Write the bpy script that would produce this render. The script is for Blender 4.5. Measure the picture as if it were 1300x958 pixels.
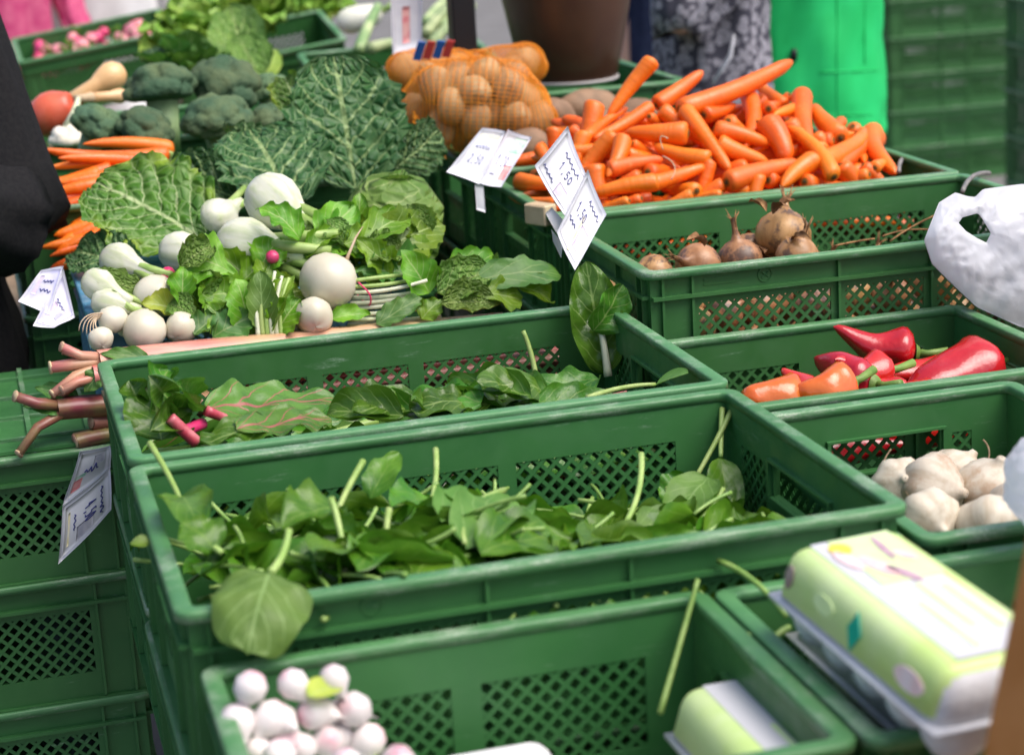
import bpy, bmesh, math, random
import numpy as np
from mathutils import Vector, Matrix, Euler, noise

# ------------------------------------------------------------------ camera, light, exposure
SC = bpy.context.scene
COL = SC.collection
for o in list(bpy.data.objects): bpy.data.objects.remove(o)
PI = math.pi
FPX, PPX, PPY = 2610.32, 650.0, 433.5          # focal length in photo pixels, optical centre of the uncropped photo
CAM = Vector((-0.1082, -1.4567, 0.5576))
ROT = Matrix.Rotation(-0.2545, 3, 'Z') @ Matrix.Rotation(1.3236, 3, 'X') @ Matrix.Rotation(-0.0572, 3, 'Z')
cd = bpy.data.cameras.new('camera'); cam = bpy.data.objects.new('camera', cd); COL.objects.link(cam)
cam.matrix_world = Matrix.Translation(CAM) @ ROT.to_4x4()
cd.sensor_fit = 'HORIZONTAL'; cd.sensor_width = 36; cd.lens = 36 * FPX / 1300
cd.shift_y = -45.5 / 1300; cd.clip_start = 0.05; cd.clip_end = 400
cd.dof.use_dof = True; cd.dof.focus_distance = 2.25; cd.dof.aperture_fstop = 5.6; cd.dof.aperture_blades = 9
SC.camera = cam
W = bpy.data.worlds.new('World'); SC.world = W; W.use_nodes = True
wn = W.node_tree.nodes; bg = wn['Background']
sky = wn.new('ShaderNodeTexSky'); sky.sky_type = 'NISHITA'; sky.sun_disc = False
SUN_EL, SUN_AZ = math.radians(60), math.radians(128)
sky.sun_elevation = SUN_EL; sky.sun_rotation = SUN_AZ; sky.dust_density = 4.0; sky.air_density = .75; sky.ozone_density = .8
W.node_tree.links.new(sky.outputs[0], bg.inputs[0]); bg.inputs[1].default_value = 0.12
sd = bpy.data.lights.new('sun', 'SUN'); sun = bpy.data.objects.new('sun', sd); COL.objects.link(sun)
sd.energy = 1.5; sd.angle = math.radians(50); sd.color = (1.0, 0.965, 0.92)
sdir = Vector((math.sin(SUN_AZ) * math.cos(SUN_EL), math.cos(SUN_AZ) * math.cos(SUN_EL), math.sin(SUN_EL)))
sun.rotation_euler = sdir.to_track_quat('Z', 'Y').to_euler()
sun.location = (0, 0, 6)
SC.view_settings.view_transform = 'Standard'; SC.view_settings.look = 'None'
SC.view_settings.exposure = 1.0; SC.view_settings.gamma = 1.0
SC.render.engine = 'CYCLES'
SC.cycles.use_denoising = True
SC.cycles.max_bounces = 8; SC.cycles.transparent_max_bounces = 12
SC.cycles.caustics_reflective = False; SC.cycles.caustics_refractive = False
random.seed(7)
R = random.uniform

# ------------------------------------------------------------------ measuring: a photo pixel and one known coordinate give a point
def ray(px, py):
    return ROT @ Vector(((px - PPX) / FPX, -(py - PPY) / FPX, -1))
def aY(px, py, Y):
    d = ray(px, py); return CAM + d * ((Y - CAM.y) / d.y)
def aZ(px, py, Z):
    d = ray(px, py); return CAM + d * ((Z - CAM.z) / d.z)
def ppm(p):                                     # photo pixels per metre at p
    return FPX / -((ROT.transposed() @ (Vector(p) - CAM)).z)
GROUND = -1.0
CAMDIR = ROT @ Vector((0, 0, 1))               # towards the camera

# ------------------------------------------------------------------ materials
MATS = {}
class NT:
    def __init__(s, name):
        s.m = bpy.data.materials.new(name); s.m.use_nodes = True; s.t = s.m.node_tree; s.n = s.t.nodes
        s.b = s.n['Principled BSDF']; s.out = s.n['Material Output']
    def node(s, t, **k):
        n = s.n.new(t)
        for a, v in k.items(): setattr(n, a, v)
        return n
    def put(s, v, sock):
        if hasattr(v, 'links') or hasattr(v, 'is_output'): s.t.links.new(v, sock)
        else: sock.default_value = v
    def math(s, op, a, b=None, c=None):
        n = s.node('ShaderNodeMath', operation=op); s.put(a, n.inputs[0])
        if b is not None: s.put(b, n.inputs[1])
        if c is not None: s.put(c, n.inputs[2])
        return n.outputs[0]
    def ramp(s, v, a, b, lo=0.0, hi=1.0):
        n = s.node('ShaderNodeMapRange', interpolation_type='SMOOTHSTEP')
        s.put(v, n.inputs[0]); n.inputs[1].default_value = a; n.inputs[2].default_value = b
        n.inputs[3].default_value = lo; n.inputs[4].default_value = hi
        return n.outputs[0]
    def mix(s, f, a, b):
        n = s.node('ShaderNodeMix', data_type='RGBA'); s.put(f, n.inputs[0]); s.put(a, n.inputs[6]); s.put(b, n.inputs[7]); return n.outputs[2]
    def noise(s, scale, detail=3, vec=None, rough=.55):
        n = s.node('ShaderNodeTexNoise'); n.inputs['Scale'].default_value = scale; n.inputs['Detail'].default_value = detail
        n.inputs['Roughness'].default_value = rough
        s.t.links.new(vec if vec is not None else s.co(), n.inputs['Vector']); return n.outputs[0]
    def co(s, scale=None):
        if not hasattr(s, '_co'):
            tc = s.node('ShaderNodeTexCoord'); oi = s.node('ShaderNodeObjectInfo')
            ml = s.math('MULTIPLY', oi.outputs['Random'], 37.0)
            ad = s.node('ShaderNodeVectorMath', operation='ADD'); s.t.links.new(tc.outputs['Object'], ad.inputs[0]); s.t.links.new(ml, ad.inputs[1])
            s._co = ad.outputs[0]; s.rnd = oi.outputs['Random']; s.uv = tc.outputs['UV']; s.raw = tc.outputs['Object']
        if scale is None: return s._co
        m = s.node('ShaderNodeMapping'); m.inputs['Scale'].default_value = scale; s.t.links.new(s._co, m.inputs['Vector']); return m.outputs[0]
    def vary(s, col, hue=.02, val=.25):
        s.co()
        h = s.node('ShaderNodeHueSaturation')
        s.put(s.math('MULTIPLY_ADD', s.rnd, hue, .5 - hue / 2), h.inputs['Hue'])
        s.put(s.math('MULTIPLY_ADD', s.rnd, val, 1 - val / 2), h.inputs['Value'])
        s.put(col, h.inputs['Color']); return h.outputs[0]
    def bump(s, v, strength, dist=.002):
        n = s.node('ShaderNodeBump'); n.inputs['Strength'].default_value = strength; n.inputs['Distance'].default_value = dist
        s.t.links.new(v, n.inputs['Height'])
        if s.b.inputs['Normal'].links: s.t.links.new(s.b.inputs['Normal'].links[0].from_socket, n.inputs['Normal'])
        s.t.links.new(n.outputs[0], s.b.inputs['Normal']); return n.outputs[0]
    def done(s, col, rough=.5, spec=.5, transl=0, sss=0, sssr=.01, tcol=None, coat=0, sheen=0):
        s.put(col, s.b.inputs['Base Color']); s.put(rough, s.b.inputs['Roughness']); s.b.inputs['Specular IOR Level'].default_value = spec
        if coat: s.b.inputs['Coat Weight'].default_value = coat; s.b.inputs['Coat Roughness'].default_value = .12
        if sheen: s.b.inputs['Sheen Weight'].default_value = sheen
        if sss: s.b.inputs['Subsurface Weight'].default_value = sss; s.b.inputs['Subsurface Radius'].default_value = (sssr, sssr * .7, sssr * .5); s.b.inputs['Subsurface Scale'].default_value = 1
        if transl:
            tr = s.node('ShaderNodeBsdfTranslucent'); s.put(tcol if tcol is not None else col, tr.inputs[0])
            mx = s.node('ShaderNodeMixShader'); mx.inputs[0].default_value = transl
            s.t.links.new(s.b.outputs[0], mx.inputs[1]); s.t.links.new(tr.outputs[0], mx.inputs[2]); s.t.links.new(mx.outputs[0], s.out.inputs[0])
        MATS[s.m.name] = s.m; return s.m
def C(r, g, b): return (r, g, b, 1)
def simple(name, c1, c2=None, scale=30, rough=.5, spec=.4, bump=0, bscale=None, vary=(.01, .2), lo=.35, hi=.65, **k):
    t = NT(name)
    col = C(*c1) if c2 is None else t.mix(t.ramp(t.noise(scale, 4), lo, hi), C(*c1), C(*c2))
    if vary: col = t.vary(col, *vary)
    if bump: t.bump(t.noise(bscale or scale * 3, 4), bump)
    return t.done(col, rough, spec, **k)

def plastic(name, c1, c2, scuff, amount):
    t = NT(name)
    col = t.mix(t.ramp(t.noise(9, 4), .3, .7), C(*c1), C(*c2))
    col = t.vary(col, .012, .22)
    streak = t.ramp(t.noise(60, 5, t.co((.25, .25, 1.6)), .7), .62 - amount, .80 - amount * .6)
    fine = t.ramp(t.noise(420, 2), .45, .62)
    worn = t.math('MULTIPLY', streak, t.math('MULTIPLY_ADD', fine, .5, .45))
    col = t.mix(t.math('MULTIPLY', worn, .75), col, C(*scuff))
    dirt = t.ramp(t.noise(26, 5, None, .7), .66, .78)
    col = t.mix(t.math('MULTIPLY', dirt, .35), col, C(.05, .06, .035))
    t.bump(t.noise(300, 3), .08, .0006)
    return t.done(col, t.ramp(t.noise(40, 3), .3, .7, .36, .55), .42)
GP = plastic('green_plastic', (.032, .130, .034), (.044, .160, .043), (.26, .38, .26), 0.02)
GR = plastic('green_plastic_worn_sheen', (.058, .180, .062), (.076, .215, .078), (.40, .45, .36), 0.15)  # scuffed rim plastic; its paler base also has the sky's sheen painted in
BP = plastic('blue_plastic', (.11, .24, .32), (.13, .28, .37), (.4, .5, .55), .04)
BR_ = plastic('blue_plastic_worn', (.09, .25, .38), (.1, .3, .44), (.5, .55, .6), .12)

def leafmat(name, dark, light, vein, n=6, *a, net=0, **k_):
    return leafmat_(name, dark, light, vein, n, *a, net=net, **k_)
def leafmat_(name, dark, light, vein, n=6, k=.55, wm=.05, ws=.08, vstr=.8, rough=.42, transl=.22, hue=.03, val=.35, edge=None, sub=0, bumpy=.35, bscale=120, net=0):
    t = NT(name); t.co()
    sp = t.node('ShaderNodeSeparateXYZ'); t.t.links.new(t.uv, sp.inputs[0])
    U = t.math('ABSOLUTE', t.math('MULTIPLY_ADD', sp.outputs[0], 2.0, -1.0)); V = sp.outputs[1]
    wob = t.math('MULTIPLY', t.math('SUBTRACT', t.noise(55, 2), .5), .10)
    tt = t.math('MULTIPLY', t.math('ADD', t.math('SUBTRACT', V, t.math('MULTIPLY', U, k / 2)), wob), float(n))
    side = t.ramp(t.math('PINGPONG', tt, .5), 0.0, ws, 1, 0)
    side = t.math('MULTIPLY', side, t.ramp(U, .55, 1.0, 1, .15))
    mid = t.ramp(U, wm * .4, wm, 1, 0)
    mask = t.math('MAXIMUM', side, mid)
    if sub:
        t3 = t.math('MULTIPLY', t.math('ADD', t.math('ADD', V, t.math('MULTIPLY', U, 1.1)), wob), float(n * sub))
        s3 = t.math('MULTIPLY', t.ramp(t.math('PINGPONG', t3, .5), 0.0, ws * 1.2, 1, 0), .55)
        mask = t.math('MAXIMUM', mask, s3)
    cell = None
    if net:
        mp = t.node('ShaderNodeMapping'); mp.inputs['Scale'].default_value = (net, net * 1.15, 1); t.t.links.new(t.uv, mp.inputs['Vector'])
        vo = t.node('ShaderNodeTexVoronoi', feature='DISTANCE_TO_EDGE'); vo.inputs['Scale'].default_value = 1.0; t.t.links.new(mp.outputs[0], vo.inputs['Vector']); cell = vo.outputs['Distance']
        mask = t.math('MAXIMUM', mask, t.math('MULTIPLY', t.ramp(cell, .01, .10, 1, 0), .22))
    mask = t.math('MULTIPLY', mask, vstr)
    col = t.mix(t.ramp(t.noise(28, 4), .3, .7), C(*dark), C(*light))
    if edge: col = t.mix(t.math('MULTIPLY', t.ramp(U, .55, 1.0), t.ramp(t.noise(18, 3), .4, .65)), col, C(*edge))
    col = t.vary(col, hue, val)
    col = t.mix(mask, col, C(*vein))
    t.bump(t.noise(bscale, 4), bumpy, .002)
    t.bump(mask, .25, -.001)
    if cell is not None: t.bump(t.ramp(cell, 0, .35), .9, .004)
    tc = t.mix(.5, col, C(light[0] * 1.6, light[1] * 1.6, light[2] * .8))
    return t.done(col, rough, .36, transl=transl, tcol=tc)
leafmat('spinach_leaf', (.042, .140, .008), (.105, .235, .016), (.24, .37, .07), 5, .9, .04, .07, .5, .32, val=.45, hue=.03)
leafmat('spinach_pale', (.080, .185, .028), (.13, .255, .045), (.26, .40, .13), 5, .9, .045, .08, .7, .5)
leafmat('chard_leaf', (.035, .125, .010), (.085, .220, .022), (.24, .34, .10), 6, .7, .06, .08, .7, .28, bumpy=1.0, bscale=70, val=.6, hue=.04)
leafmat('chard_leaf_red', (.055, .15, .018), (.11, .24, .035), (.45, .10, .12), 5, .7, .085, .08, .8, .32, bumpy=.5)
leafmat('turnip_leaf', (.08, .20, .010), (.19, .34, .022), (.40, .52, .18), 6, .8, .05, .07, .7, .38, val=.6, hue=.05, bumpy=.8, bscale=70)
leafmat('yellow_leaf', (.30, .40, .05), (.48, .52, .08), (.5, .58, .3), 6, .8, .05, .07, .6, .45)
leafmat('savoy_leaf', (.022, .085, .022), (.050, .140, .038), (.28, .39, .15), 6, .75, .055, .115, .95, .45, net=11, bumpy=.5, bscale=80)
leafmat('savoy_leaf_light', (.045, .14, .012), (.09, .22, .022), (.42, .52, .24), 7, .75, .05, .09, .95, .45, edge=(.25, .36, .03), net=10, bumpy=.5, bscale=80)
leafmat('savoy_pale', (.10, .21, .030), (.17, .29, .05), (.33, .42, .14), 6, .7, .06, .09, .7, .5, net=9, bumpy=.5, bscale=90)
leafmat('lettuce_leaf', (.16, .33, .04), (.34, .50, .09), (.45, .55, .25), 6, .7, .05, .05, .4, .4, bumpy=.7)
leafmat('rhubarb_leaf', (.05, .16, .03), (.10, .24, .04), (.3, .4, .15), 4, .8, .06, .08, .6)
simple('stem_green', (.23, .36, .08), (.36, .47, .15), 40, .4, .4)
simple('stem_leaf', (.17, .30, .06), (.27, .40, .11), 40, .4, .4)
simple('stem_white', (.55, .60, .38), (.66, .68, .50), 40, .4, .4, sss=.1)
simple('stem_red', (.42, .035, .06), (.60, .22, .22), 25, .35, .5)

def carrotmat():
    t = NT('carrot_skin')
    col = t.mix(t.ramp(t.noise(22, 4), .3, .7), C(.74, .130, .004), C(.82, .170, .008))
    col = t.vary(col, .016, .16)
    ring = t.ramp(t.noise(60, 3, t.co((.25, 3.0, .25)), .6), .62, .74)
    col = t.mix(t.math('MULTIPLY', ring, .55), col, C(.44, .09, .012))
    col = t.mix(t.math('MULTIPLY', t.ramp(t.noise(140, 2), .62, .72), .25), col, C(.78, .36, .14))
    t.bump(t.noise(60, 4, t.co((.35, 3.2, .35))), .5, .0018)
    return t.done(col, t.ramp(t.noise(18, 3), .3, .7, .30, .52), .5, sss=.05, sssr=.004)
carrotmat()
simple('carrot_crown', (.26, .10, .012), (.40, .14, .015), 200, .7, .2, bump=.5)
simple('carrot_core', (.16, .13, .05), (.03, .025, .012), 300, .8, .2)
def onionmat():
    t = NT('onion_skin')
    st = t.noise(9, 4, t.co((9, 9, 1.0)), .6)
    col = t.mix(t.ramp(st, .3, .7), C(.30, .145, .050), C(.48, .26, .11))
    col = t.vary(col, .03, .3)
    col = t.mix(t.math('MULTIPLY', t.ramp(t.noise(38, 5, None, .7), .47, .60), .8), col, C(.055, .035, .03))
    t.bump(st, .35, .0015)
    return t.done(col, .38, .45)
onionmat()
simple('onion_dry', (.36, .20, .09), (.16, .08, .035), 60, .8, .2, bump=.5)
def garlicmat():
    t = NT('garlic_skin')
    st = t.noise(8, 4, t.co((10, 10, .8)), .6)
    col = t.mix(t.ramp(st, .35, .7), C(.58, .52, .42), C(.46, .38, .28))
    col = t.mix(t.math('MULTIPLY', t.ramp(t.noise(20, 5, None, .65), .54, .68), .75), col, C(.40, .26, .16))
    t.bump(st, .35, .0012)
    return t.done(t.vary(col, .01, .12), .45, .35, sss=.1, sssr=.006)
garlicmat()
simple('garlic_root', (.34, .24, .14), (.20, .14, .09), 120, .9, .1, bump=.8)
def peppermat(name, a, b, c3):
    t = NT(name)
    col = t.mix(t.ramp(t.noise(14, 3), .35, .65), C(*a), C(*b))
    col = t.mix(t.math('MULTIPLY', t.ramp(t.noise(9, 3), .60, .72), .8), col, C(*c3))
    t.bump(t.noise(40, 3), .45, .004)
    return t.done(t.vary(col, .008, .2), .20, .5, coat=.3)
peppermat('pepper_red', (.40, .006, .010), (.52, .014, .014), (.34, .006, .010))
peppermat('pepper_orange', (.60, .075, .012), (.55, .11, .015), (.26, .20, .02))
simple('pepper_stem', (.10, .20, .03), (.18, .28, .06), 60, .5)
def whitevegmat(name, a, b, c3, amt=.55):
    t = NT(name)
    col = t.mix(t.ramp(t.noise(12, 3), .35, .65), C(*a), C(*b))
    col = t.mix(t.math('MULTIPLY', t.ramp(t.noise(70, 5, None, .75), .63, .74), amt), col, C(*c3))
    t.bump(t.noise(90, 3), .15, .001)
    return t.done(t.vary(col, .008, .1), .36, .5, sss=.18, sssr=.008)
whitevegmat('turnip_skin', (.61, .58, .47), (.55, .51, .38), (.38, .26, .12))
simple('turnip_root', (.62, .50, .36), (.50, .36, .22), 80, .7, .3)
def fennelmat():
    t = NT('fennel_skin'); t.co()
    sp = t.node('ShaderNodeSeparateXYZ'); t.t.links.new(t.raw, sp.inputs[0])
    st = t.noise(12, 4, t.co((9, .8, 9)), .6)
    col = t.mix(t.ramp(st, .35, .7), C(.60, .60, .48), C(.46, .51, .30))
    col = t.mix(t.ramp(sp.outputs[1], .06, .15), col, C(.36, .50, .18))
    t.bump(st, .25, .0015)
    return t.done(t.vary(col, .01, .12), .38, .5, sss=.18, sssr=.008)
fennelmat()
def rhubarbmat():
    t = NT('rhubarb_stalk_skin'); t.co()
    sp = t.node('ShaderNodeSeparateXYZ'); t.t.links.new(t.raw, sp.inputs[0])
    st = t.noise(30, 4, t.co((.12, 3, 3)), .6)
    col = t.mix(t.ramp(st, .32, .68), C(.46, .105, .105), C(.58, .24, .20))
    col = t.mix(t.math('MULTIPLY', t.ramp(t.noise(7, 2), .42, .7), .7), col, C(.42, .34, .16))
    t.bump(st, .45, .0015)
    return t.done(t.vary(col, .02, .3), .36, .5)
rhubarbmat()
simple('rhubarb_dark', (.20, .035, .05), (.24, .20, .07), 16, .36, .5)
simple('rhubarb_cut', (.50, .40, .24), (.36, .20, .14), 80, .7, .3)
simple('radish_pink', (.62, .018, .12), (.70, .08, .2), 40, .3, .5)
simple('radish_far', (.60, .06, .13), (.80, .45, .45), 16, .35, .5, vary=(.02, .3))
simple('broccoli_floret', (.050, .105, .058), (.105, .150, .070), 18, .75, .2, bump=1.0, bscale=190, vary=(.03, .4))
simple('broccoli_stem', (.22, .34, .14), (.30, .42, .2), 30, .5)
simple('squash_tan', (.66, .38, .17), (.74, .47, .24), 20, .35, .5)
simple('squash_red', (.66, .10, .05), (.70, .16, .08), 20, .3, .5)
simple('cauli_white', (.80, .76, .66), (.72, .66, .52), 50, .6, .3, bump=.5)
simple('potato_skin', (.38, .24, .11), (.48, .32, .16), 40, .6, .3, bump=.4)
simple('sweet_potato_skin', (.20, .125, .075), (.28, .17, .10), 30, .65, .3, bump=.4)
simple('net_orange', (.80, .24, .006), (.84, .30, .012), 60, .5, .4, vary=None)
simple('daikon_skin', (.80, .80, .72), (.76, .76, .6), 20, .35, .5, sss=.1)
simple('leek_green', (.16, .28, .10), (.45, .52, .26), 14, .4)
simple('paper_white', (.70, .70, .72), (.63, .63, .67), 40, .35, .5, vary=(.0, .06))
simple('sleeve_plastic', (.66, .67, .74), (.76, .76, .82), 22, .22, .5, vary=(.0, .06))
simple('card_lilac', (.50, .50, .72), (.70, .68, .80), 26, .25, .5, vary=(.02, .1))
simple('ink_blue', (.05, .06, .25), None, rough=.5, vary=None)
simple('ink_faint', (.35, .38, .60), None, rough=.5, vary=None)
simple('print_red', (.72, .20, .22), (.80, .45, .40), 60, .4, vary=None)
simple('print_green', (.22, .42, .32), (.55, .65, .55), 60, .4, vary=None)
simple('print_yellow', (.85, .74, .40), (.85, .80, .62), 60, .4, vary=None)
simple('print_grey', (.34, .34, .42), (.62, .60, .64), 50, .4, vary=None)
simple('print_lilac', (.60, .48, .66), (.74, .68, .76), 50, .4, vary=None)
simple('black_metal', (.006, .006, .007), None, rough=.4, vary=None)
simple('wire_grey', (.16, .15, .14), (.24, .22, .2), 80, .45, .5)
simple('bucket_brown', (.055, .022, .012), (.070, .030, .016), 12, .38, .5, vary=None)
simple('pot_rim_grey', (.45, .42, .40), None, rough=.5, vary=None)
simple('wood_pale', (.46, .34, .21), (.56, .43, .28), 30, .7, .2, bump=.3)
simple('wood_table', (.26, .18, .11), (.34, .25, .16), 24, .75, .2, bump=.3)
simple('cardboard_orange', (.52, .20, .045), (.60, .25, .07), 20, .6, .3)
simple('carton_pulp', (.70, .70, .71), (.62, .62, .64), 70, .8, .2, bump=.5, vary=(.0, .05))
simple('label_white', (.58, .58, .60), None, rough=.35, vary=None)
simple('label_lime', (.52, .70, .22), (.62, .76, .36), 14, .35, vary=None)
simple('label_lime_pale', (.66, .80, .44), (.60, .76, .34), 14, .35, vary=None)
simple('label_teal', (.0, .36, .24), None, rough=.35, vary=None)
simple('label_pink', (.78, .50, .48), (.80, .66, .66), 40, .35, vary=None)
simple('label_mauve', (.42, .24, .32), (.60, .42, .46), 40, .35, vary=None)
simple('label_yellow', (.85, .66, .06), None, rough=.35, vary=None)
simple('stamp_brown', (.22, .16, .14), (.35, .28, .25), 90, .5, vary=None)
def bagmat():
    t = NT('bag_white'); t.co()
    for sc_, st_, di in ((11, .35, .008), (34, .25, .003)):
        no = t.noise(sc_ * .5, 2); ad = t.node('ShaderNodeVectorMath', operation='MULTIPLY_ADD'); t.t.links.new(no, ad.inputs[0]); ad.inputs[1].default_value = (.12, .12, .12); t.t.links.new(t.raw, ad.inputs[2])
        v = t.node('ShaderNodeTexVoronoi', feature='F1', distance='MANHATTAN'); v.inputs['Scale'].default_value = sc_; t.t.links.new(ad.outputs[0], v.inputs['Vector']); t.bump(v.outputs['Distance'], st_, di)
    return t.done(C(.82, .82, .85), .32, .5, transl=.5, tcol=C(.86, .87, .90))
bagmat()
simple('skin_tone', (.55, .33, .24), None, rough=.5, vary=None, sss=.1)
simple('hair_dark', (.03, .02, .015), None, rough=.6, vary=None)
simple('coat_black', (.008, .008, .009), (.013, .0125, .013), 200, .85, .15, bump=.4, bscale=900, vary=None)
simple('coat_grey', (.020, .019, .019), (.030, .029, .029), 200, .85, .15, bump=.4, bscale=900, vary=None)
simple('trouser_navy', (.012, .018, .045), (.018, .026, .06), 60, .8, .2, vary=None)
simple('jacket_green', (.008, .46, .11), (.012, .52, .14), 8, .62, .3, bump=.15, bscale=500, vary=None)
simple('coat_pink', (.45, .04, .14), (.55, .10, .2), 30, .8, vary=None)
simple('cloth_pale', (.62, .60, .58), (.70, .69, .68), 12, .8, vary=None)
def patternmat():
    t = NT('cloth_patterned'); t.co()
    v = t.node('ShaderNodeTexVoronoi', feature='F1'); v.inputs['Scale'].default_value = 52; t.t.links.new(t.raw, v.inputs['Vector'])
    v2 = t.node('ShaderNodeTexVoronoi', feature='F1'); v2.inputs['Scale'].default_value = 360; t.t.links.new(t.raw, v2.inputs['Vector'])
    blob = t.ramp(v.outputs['Distance'], .50, .62, 1, 0); dot = t.ramp(v2.outputs['Distance'], .25, .60, 1, 0)
    col = t.mix(t.math('MULTIPLY', blob, t.math('MULTIPLY_ADD', dot, .75, .25)), C(.070, .068, .088), C(.56, .54, .59))
    return t.done(col, .8, .2)
patternmat()
def groundmat():
    t = NT('paving'); col = t.mix(t.ramp(t.noise(3, 5), .3, .7), C(.13, .125, .12), C(.18, .175, .17))
    t.bump(t.noise(60, 4), .3); return t.done(col, .85, .2)
groundmat()

# ------------------------------------------------------------------ mesh helpers
class MB:
    def __init__(s): s.v = []; s.f = []; s.m = []; s.uv = None
    def add(s, vs, fs, mi=0):
        o = len(s.v); s.v += [tuple(v) for v in vs]; s.f += [tuple(i + o for i in f) for f in fs]; s.m += [mi] * len(fs)
    def box(s, a, b, mi=0):
        x0, y0, z0 = a; x1, y1, z1 = b
        s.add([(x0, y0, z0), (x1, y0, z0), (x1, y1, z0), (x0, y1, z0), (x0, y0, z1), (x1, y0, z1), (x1, y1, z1), (x0, y1, z1)],
              [(0, 3, 2, 1), (4, 5, 6, 7), (0, 1, 5, 4), (1, 2, 6, 5), (2, 3, 7, 6), (3, 0, 4, 7)], mi)
    def tube(s, pts, rad, n=8, mi=0, caps=True, flat=1.0):
        pts = [Vector(p) for p in pts]; k = len(pts)
        rad = [rad] * k if not hasattr(rad, '__len__') else rad
        t0 = (pts[1] - pts[0]).normalized(); up = Vector((0, 0, 1)) if abs(t0.z) < .9 else Vector((1, 0, 0))
        nrm = t0.cross(up).normalized(); vs = []
        for i, p in enumerate(pts):
            t = (pts[min(i + 1, k - 1)] - pts[max(i - 1, 0)]).normalized()
            nrm = (nrm - t * nrm.dot(t)).normalized(); bn = t.cross(nrm)
            for j in range(n):
                a = 2 * PI * j / n; vs.append(p + (nrm * math.cos(a) + bn * (math.sin(a) * flat)) * rad[i])
        fs = [(i * n + j, i * n + (j + 1) % n, (i + 1) * n + (j + 1) % n, (i + 1) * n + j) for i in range(k - 1) for j in range(n)]
        if caps: fs += [tuple(range(n - 1, -1, -1)), tuple(range((k - 1) * n, k * n))]
        s.add(vs, fs, mi)
    def lathe(s, prof, n=20, mi=0, fn=None, caps=False):       # prof of (r, z), axis z
        vs = []
        for r, z in prof:
            for j in range(n):
                a = 2 * PI * j / n; v = Vector((r * math.cos(a), r * math.sin(a), z))
                vs.append(fn(v, a) if fn else v)
        k = len(prof)
        fs = [(i * n + j, i * n + (j + 1) % n, (i + 1) * n + (j + 1) % n, (i + 1) * n + j) for i in range(k - 1) for j in range(n)]
        if caps: fs += [tuple(range(n - 1, -1, -1)), tuple(range((k - 1) * n, k * n))]
        mi_ = mi if hasattr(mi, '__len__') else None
        o = len(s.f); s.add(vs, fs, 0 if mi_ else mi)
        if mi_:
            for q in range(len(fs)): s.m[o + q] = mi_[min(q // n, len(mi_) - 1)]
    def mesh(s, name, mats, smooth=True):
        me = bpy.data.meshes.new(name); me.from_pydata(s.v, [], s.f); me.update()
        for m in ([mats] if isinstance(mats, str) else mats): me.materials.append(MATS[m])
        if len(me.materials) > 1: me.polygons.foreach_set('material_index', s.m)
        me.polygons.foreach_set('use_smooth', [smooth] * len(me.polygons))
        return me
def obj(name, me, parent=None, loc=None, rot=None, mat=None):
    o = bpy.data.objects.new(name, me); COL.objects.link(o)
    if parent: o.parent = parent
    if mat is not None: o.matrix_local = mat
    else:
        if loc is not None: o.location = loc
        if rot is not None: o.rotation_euler = rot
    return o
def tag(o, label, cat, group=None):
    o['label'] = label; o['category'] = cat
    if group: o['group'] = group
    return o
def struct(o): o['kind'] = 'structure'; return o
def empty(name, loc=(0, 0, 0), rot=(0, 0, 0), label=None, cat=None, group=None):
    o = obj(name, None, None, loc, rot); o.empty_display_size = .05
    if label: tag(o, label, cat, group)
    return o
def frame(y, up):                                             # rotation whose +Y is y and +Z close to up
    y = Vector(y).normalized(); x = y.cross(Vector(up)).normalized(); z = x.cross(y)
    return Matrix((x, y, z)).transposed()
def MX(loc, r3, s=1.0):
    return Matrix.Translation(Vector(loc)) @ r3.to_4x4() @ Matrix.Scale(s, 4)
def nz(x, y=0.0, z=0.0): return noise.noise(Vector((x, y, z)))

# ------------------------------------------------------------------ ground and the trestle table under the crates
mb = MB(); mb.add([(-60, -60, GROUND), (60, -60, GROUND), (60, 90, GROUND), (-60, 90, GROUND)], [(0, 1, 2, 3)])
struct(obj('ground', mb.mesh('ground', 'paving')))
H = .155                                                       # crate height
TZ = -.345
def table(x0, x1, y0, y1, z, label):
    t = empty('trestle_table', ((x0 + x1) / 2, (y0 + y1) / 2, GROUND), label=label, cat='table')
    ox, oy = t.location.x, t.location.y
    n = max(2, int((y1 - y0) / .19))
    for i in range(n):
        b = MB(); ya = y0 + (y1 - y0) * i / n; yb = y0 + (y1 - y0) * (i + 1) / n - .006
        b.box((x0 - ox, ya - oy, z - .03 - GROUND), (x1 - ox, yb - oy, z - GROUND)); obj('plank', b.mesh('plank', 'wood_table', False), t)
    for x in (x0 + .06, x1 - .12):
        for y in (y0 + .06, y1 - .12):
            b = MB(); b.box((x - ox, y - oy, 0), (x - ox + .06, y - oy + .06, z - .0305 - GROUND)); obj('leg', b.mesh('leg', 'wood_table', False), t)
table(.10, 1.25, -.78, 1.98, TZ, 'long plank table under the green crates of spinach, onions and carrots')
table(-.1, 1.2, 2.02, 4.4, -.23, 'plank table behind the potatoes carrying radish and lettuce crates')

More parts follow.
